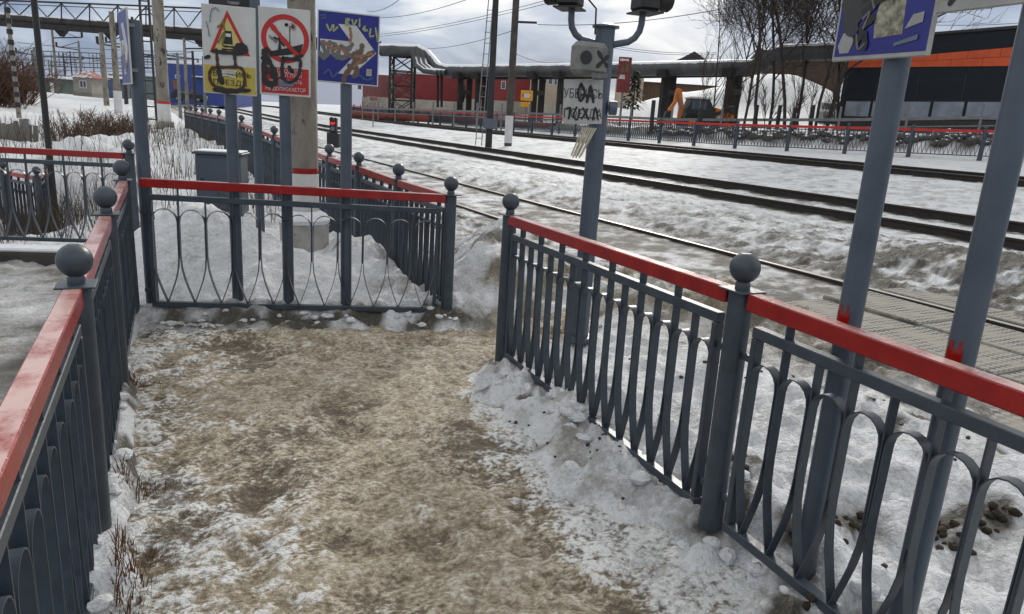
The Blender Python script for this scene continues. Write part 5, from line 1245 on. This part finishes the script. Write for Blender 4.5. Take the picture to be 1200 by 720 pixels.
# saplings and posts in front of the hill
for i in range(14):
    x = rng.uniform(812, 985); b_ = at_depth(x, 142, rng.uniform(36, 41)); zb = gz(b_.x, b_.y)
    t = thing('sapling', 'thin bare sapling in the scrub below the snow hill', 'sapling', (b_.x, b_.y, zb - .1), 0, 'saplings below the snow hill')
    mt, mb = MB(), MB(); grow_tree(mt, mb, (0, 0, 0), rng.uniform(1.6, 4.2), .028, 100 + i, .45, 2, (rng.uniform(-.1, .1), 0), .3)
    part('stem', mt, TWIG, t); part('twigs', mb, TWIG, t)
for i, x in enumerate((764, 820, 885, 912, 930, 951)):
    b_ = at_depth(x, 140, 37.5); t = thing('stub_post', 'short black stub post in the scrub behind the grey railing', 'post', (b_.x, b_.y, b_.z - .3), rng.uniform(0, 1), 'stub posts behind the railing')
    part('shaft', MB().lathe([(.11, -.3), (.10, 1.05 + rng.uniform(-.2, .2))], 8), BLACK, t)
# small spruce by the billboard
t0 = at_depth(741, 132, 46); t = thing('spruce_tree', 'small dark green spruce beside the tall red board', 'tree', t0)
part('trunk', MB().lathe([(.07, -.5), (.02, 2.3)], 7), BARK, t)
mb = MB()
for k in range(220):
    z = .25 + 2.2*rng.random(); r = (2.6 - z)*.34*rng.uniform(.35, 1.1); a = rng.uniform(0, 2*pi); p = Vector((cos(a)*r, sin(a)*r, z)); q = Vector((cos(a)*(r + .28), sin(a)*(r + .28), z - .13)); s = Vector((-sin(a), cos(a), 0))*.10
    mb.add([p - s, p + s, q + s*.4, q - s*.4], [(0, 1, 2, 3)])
part('crown', mb, mat('spruce_green', (.045, .060, .038), (.022, .030, .020), 6, .9), t)
# brown thickets on the left bank
def shrub(label, x, y, D, w, h, ns, seed, m_=BRUSH, group=None, r=.012):
    b_ = at_depth(x, y, D); zb = gz(b_.x, b_.y); t = thing('shrub', label, 'shrub', (b_.x, b_.y, zb), 0, group); R_ = random.Random(seed)
    m0, m1 = MB(), MB()
    for k in range(ns):
        a = R_.uniform(0, 2*pi); rr = R_.uniform(0, .35)*w; base = Vector((cos(a)*rr, sin(a)*rr, -.1)); tip = base + Vector((R_.uniform(-.5, .5)*w, R_.uniform(-.5, .5)*w, h*R_.uniform(.55, 1.1))); mid = base.lerp(tip, .5) + Vector((R_.uniform(-.1, .1), R_.uniform(-.1, .1), .05))*w
        (m0 if k % 6 == 0 else m1).tube([base, mid, tip], [r, r*.7, r*.25], 3, caps=False)
        for j in range(5):
            u = R_.uniform(.3, .95); s = base.lerp(mid, u*2) if u < .5 else mid.lerp(tip, u*2 - 1); e_ = s + Vector((R_.uniform(-1, 1)*.22*w, R_.uniform(-1, 1)*.22*w, R_.uniform(.05, .35)*h)); m1.tube([s, e_], [r*.5, r*.2], 3, caps=False)
    part('stems', m0, m_, t); part('twigs', m1, m_, t); return t
SG = 'brown leafless bush on the snowy bank beyond the side path'
for i, (x, y, D, w, h, ns) in enumerate([(88, 165, 15, .8, .9, 46), (104, 158, 17, 1.0, .6, 50), (122, 150, 19, 1.0, .9, 56), (140, 146, 20, 1.2, .6, 50), (130, 166, 15, 1.0, .7, 60), (150, 158, 16, 1.0, .7, 50), (112, 140, 24, 1.2, .8, 60), (68, 160, 17, .8, .7, 40), (160, 150, 19, 1.0, .6, 40)]):
    shrub(SG, x, y, D, w*.85, h*.85, int(ns*.6), 300 + i, BRUSH, 'brown bushes on the bank')
for i, (x, y, D, w, h) in enumerate([(4, 122, 38, 4.0, 2.0), (14, 121, 40, 2.2, 1.4), (-8, 124, 34, 4.0, 2.6)]):
    shrub('big russet thicket with long bare branches at the edge of the snowfield', x, y, D, w, h, 230, 330 + i, mat('russet', (.11, .050, .030), (.05, .026, .018), 4, .9), 'russet thickets', .02)
for i, (x, y, D) in enumerate([(50, 268, 9.9), (62, 270, 10.2), (30, 272, 9.9), (72, 262, 10.5)]):
    shrub('dark tangled weeds against the side path railing', x, y, D, .5, .6, 26, 350 + i, mat('dark_weed', (.05, .038, .028), (.025, .02, .016), 5, .9), 'weeds by the side path railing', .006)
# stalks in the snow: too many to count
def stalks(name, n_, xr, yr, h, m_, seed, wd=.004, cond=None):
    R_ = random.Random(seed); pts = []
    while len(pts) < n_:
        X, Y = R_.uniform(*xr), R_.uniform(*yr)
        if cond is None or cond(X, Y): pts.append((X, Y))
    A = np.array(pts); Z = ground_z(A[:, 0], A[:, 1]); mb = MB()
    for (X, Y), z in zip(pts, Z):
        hh = h*R_.uniform(.4, 1.15); lx, ly = R_.uniform(-.35, .35)*hh, R_.uniform(-.35, .35)*hh; a = R_.uniform(0, pi); dx, dy = cos(a)*wd, sin(a)*wd; z = float(z) - .02
        mb.add([(X-dx, Y-dy, z), (X+dx, Y+dy, z), (X+lx*.45+dx*.7, Y+ly*.45+dy*.7, z+hh*.6), (X+lx*.45-dx*.7, Y+ly*.45-dy*.7, z+hh*.6), (X+lx, Y+ly, z+hh)], [(0, 1, 2, 3), (3, 2, 4)])
    o = part(name, mb, m_); return o
tag(stalks('dry_stalks', 2600, (-3.5, 1.9), (9.3, 24), .52, DRYG, 5, .005), 'thin dry stalks sticking out of the snow bank beside the long fence', 'dry grass', kind='stuff')
tag(stalks('dry_grass', 1500, (-.15, .05), (1.7, 4.8), .085, mat('orange_grass', (.17, .075, .025), (.075, .036, .015), 8, .9), 6, .0026, lambda X, Y: abs(X + .05) < .1 and (2.1 < Y < 2.75 or 3.05 < Y < 3.2 or 4.35 < Y < 4.6 or 1.75 < Y < 1.9)), 'orange-brown dead grass along the foot of the left fence', 'dry grass', kind='stuff')
tag(stalks('dry_grass', 260, (3.6, 4.6), (3.2, 5.6), .05, DRYG, 8, .003), 'straw-coloured grass on the sandy heap beside the crossing mats', 'dry grass', kind='stuff')

# icy clods and dark pellets lying by the right fence, dead leaves
def clods(name, label, cat, n_, gen, size, m_, seed, flat=.7):
    R_ = random.Random(seed); P_ = [gen(R_) for _ in range(n_)]; A = np.array(P_); Z = ground_z(A[:, 0], A[:, 1]); mb = MB()
    for (X, Y), z in zip(P_, Z):
        s = size*R_.uniform(.5, 1.4); o = len(mb.v); mb.ball((0, 0, 0), s, 9, 7, (1, R_.uniform(.6, 1.1), flat)); a = R_.uniform(0, 6)
        for i in range(o, len(mb.v)):
            v = mb.v[i]; q = 1 + .35*(R_.random() - .5); x, y = v[0]*q, v[1]*q; mb.v[i] = (X + x*cos(a) - y*sin(a), Y + x*sin(a) + y*cos(a), float(z) + v[2]*q + s*.08)
    return tag(part(name, mb, m_, smooth=True), label, cat, kind='stuff')
clods('snow_clods', 'lumps of broken snow along the foot of the right fence', 'snow', 60, lambda R_: (lambda y: (1.98 + (y - 1.9)*.072 + R_.uniform(-.16, .22), y))(R_.uniform(1.0, 4.1)), .038, SNOWG, 3, .55)
clods('snow_clods', 'lumps of broken snow under the fence panel closing the path', 'snow', 26, lambda R_: (lambda x: (x, cross_y(x) - R_.uniform(.0, .22)))(R_.uniform(.0, 2.3)), .030, SNOWG, 4, .5)
clods('snow_clods', 'row of snow lumps along the foot of the left fence', 'snow', 40, lambda R_: (R_.uniform(-.22, -.09), R_.uniform(1.4, 5.6)), .035, SNOWG, 9, .55)
clods('dark_pellets', 'small dark lumps scattered on the snow by the right fence', 'litter', 34, lambda R_: (R_.uniform(1.70, 2.05), 2.6 + R_.gauss(0, .42)), .011, mat('dark_lump', (.030, .024, .018)), 5)
clods('dark_pellets', 'dark earth lumps on the snow heap behind the right fence', 'litter', 34, lambda R_: (R_.uniform(2.15, 3.6), R_.uniform(.8, 3.6)), .012, mat('dark_lump', (.030, .024, .018)), 6)
clods('wet_earth', 'clumps of wet dark earth thawing out beside the sign poles', 'earth', 60, lambda R_: (lambda q: (q[0] + R_.gauss(0, .05), q[1] + R_.gauss(0, .045)))(R_.choice(EARTH)), .018, mat('wet_earth', (.038, .028, .018), (.018, .014, .010), 20, .9, .6, 60), 7)
# low kerb of the side path
kb = on_z(30, 298, .05); t = thing('kerb_stone', 'low snow-capped kerb across the side path behind the left fence', 'kerb', (kb.x, kb.y, 0), radians(-17))
part('stone', MB().bbox(-4, .48, -.10, .12, -.15, .085, .015), mat('wet_kerb', (.055, .050, .045), (.03, .028, .026), 5, .8, .5, 25), t); part('snow_cap', MB().bbox(-4, .46, -.10, .13, .086, .125, .015), SNOWM, t)
# weathered paling at the far left
t = thing('picket_fence', 'grey weathered wooden paling on the bank at the edge of the brush', 'fence', (0, 0, 0))
me = MB().bbox(-.05, .05, -.012, .012, -.5, .75, .004).mesh('picket', mat('old_wood', (.19, .18, .165), (.11, .105, .095), 7, .9, vary=.2, stretch=(1, 1, .2)))
A_, B_ = at_depth(-25, 170, 16), at_depth(40, 168, 15.5)
for i in range(24):
    p = A_.lerp(B_, i/23); q = link('picket', me, t, (p.x, p.y, p.z - .28 + rng.uniform(-.10, .06)), radians(YAW)); q.rotation_euler.y = rng.uniform(-.10, .10)
part('stringer', MB().beam(A_ + Vector((0, .03, .15)), B_ + Vector((0, .03, .15)), .03, .07), MATS['old_wood'], t)

# broken rock and dirty snow lumps on the bank behind the far fence
def rub_pt(R_):
    y = R_.uniform(12, 34); x = float(np.interp(y, [10, 16, 26, 40, 62], [34.6, 31.4, 27.7, 26.6, 25.6])) + R_.uniform(-.9, .9); return (x, y)
clods('rubble', 'dark broken rubble bank behind the far red fence', 'rubble', 420, rub_pt, .20, mat('rubble_dark', (.095, .082, .068), (.035, .030, .026), 3, .95, .6, 9, snow=.28), 12, .8)
tag(stalks('dry_stalks', 420, (-1.6, .1), (9.2, 12.5), .62, mat('dark_stalk', (.055, .042, .030), (.028, .022, .017), 5, .9), 15, .0035), 'dense dark weed stalks behind the side path railing', 'dry grass', kind='stuff')

# red paint that ran from the rail on to the two sign poles
for o_, zz in [(o, .99) for o in bpy.data.objects if o.name.startswith('information_sign')]:
    for (a0, a1, z0, z1) in ((-2.3, -.9, 1.02, 1.062), (-2.0, -1.6, 1.060, 1.082), (-1.25, -1.05, 1.06, 1.085)):
        vs, fs = [], []; nn_ = 8
        for i_ in range(nn_ + 1):
            a = a0 + (a1 - a0)*i_/nn_; jag = rng.uniform(-.006, .006)
            vs += [(cos(a)*.0393, sin(a)*.0393, z0), (cos(a)*.0393, sin(a)*.0393, z1 + jag)]
        for i_ in range(nn_): fs.append((2*i_, 2*i_+2, 2*i_+3, 2*i_+1))
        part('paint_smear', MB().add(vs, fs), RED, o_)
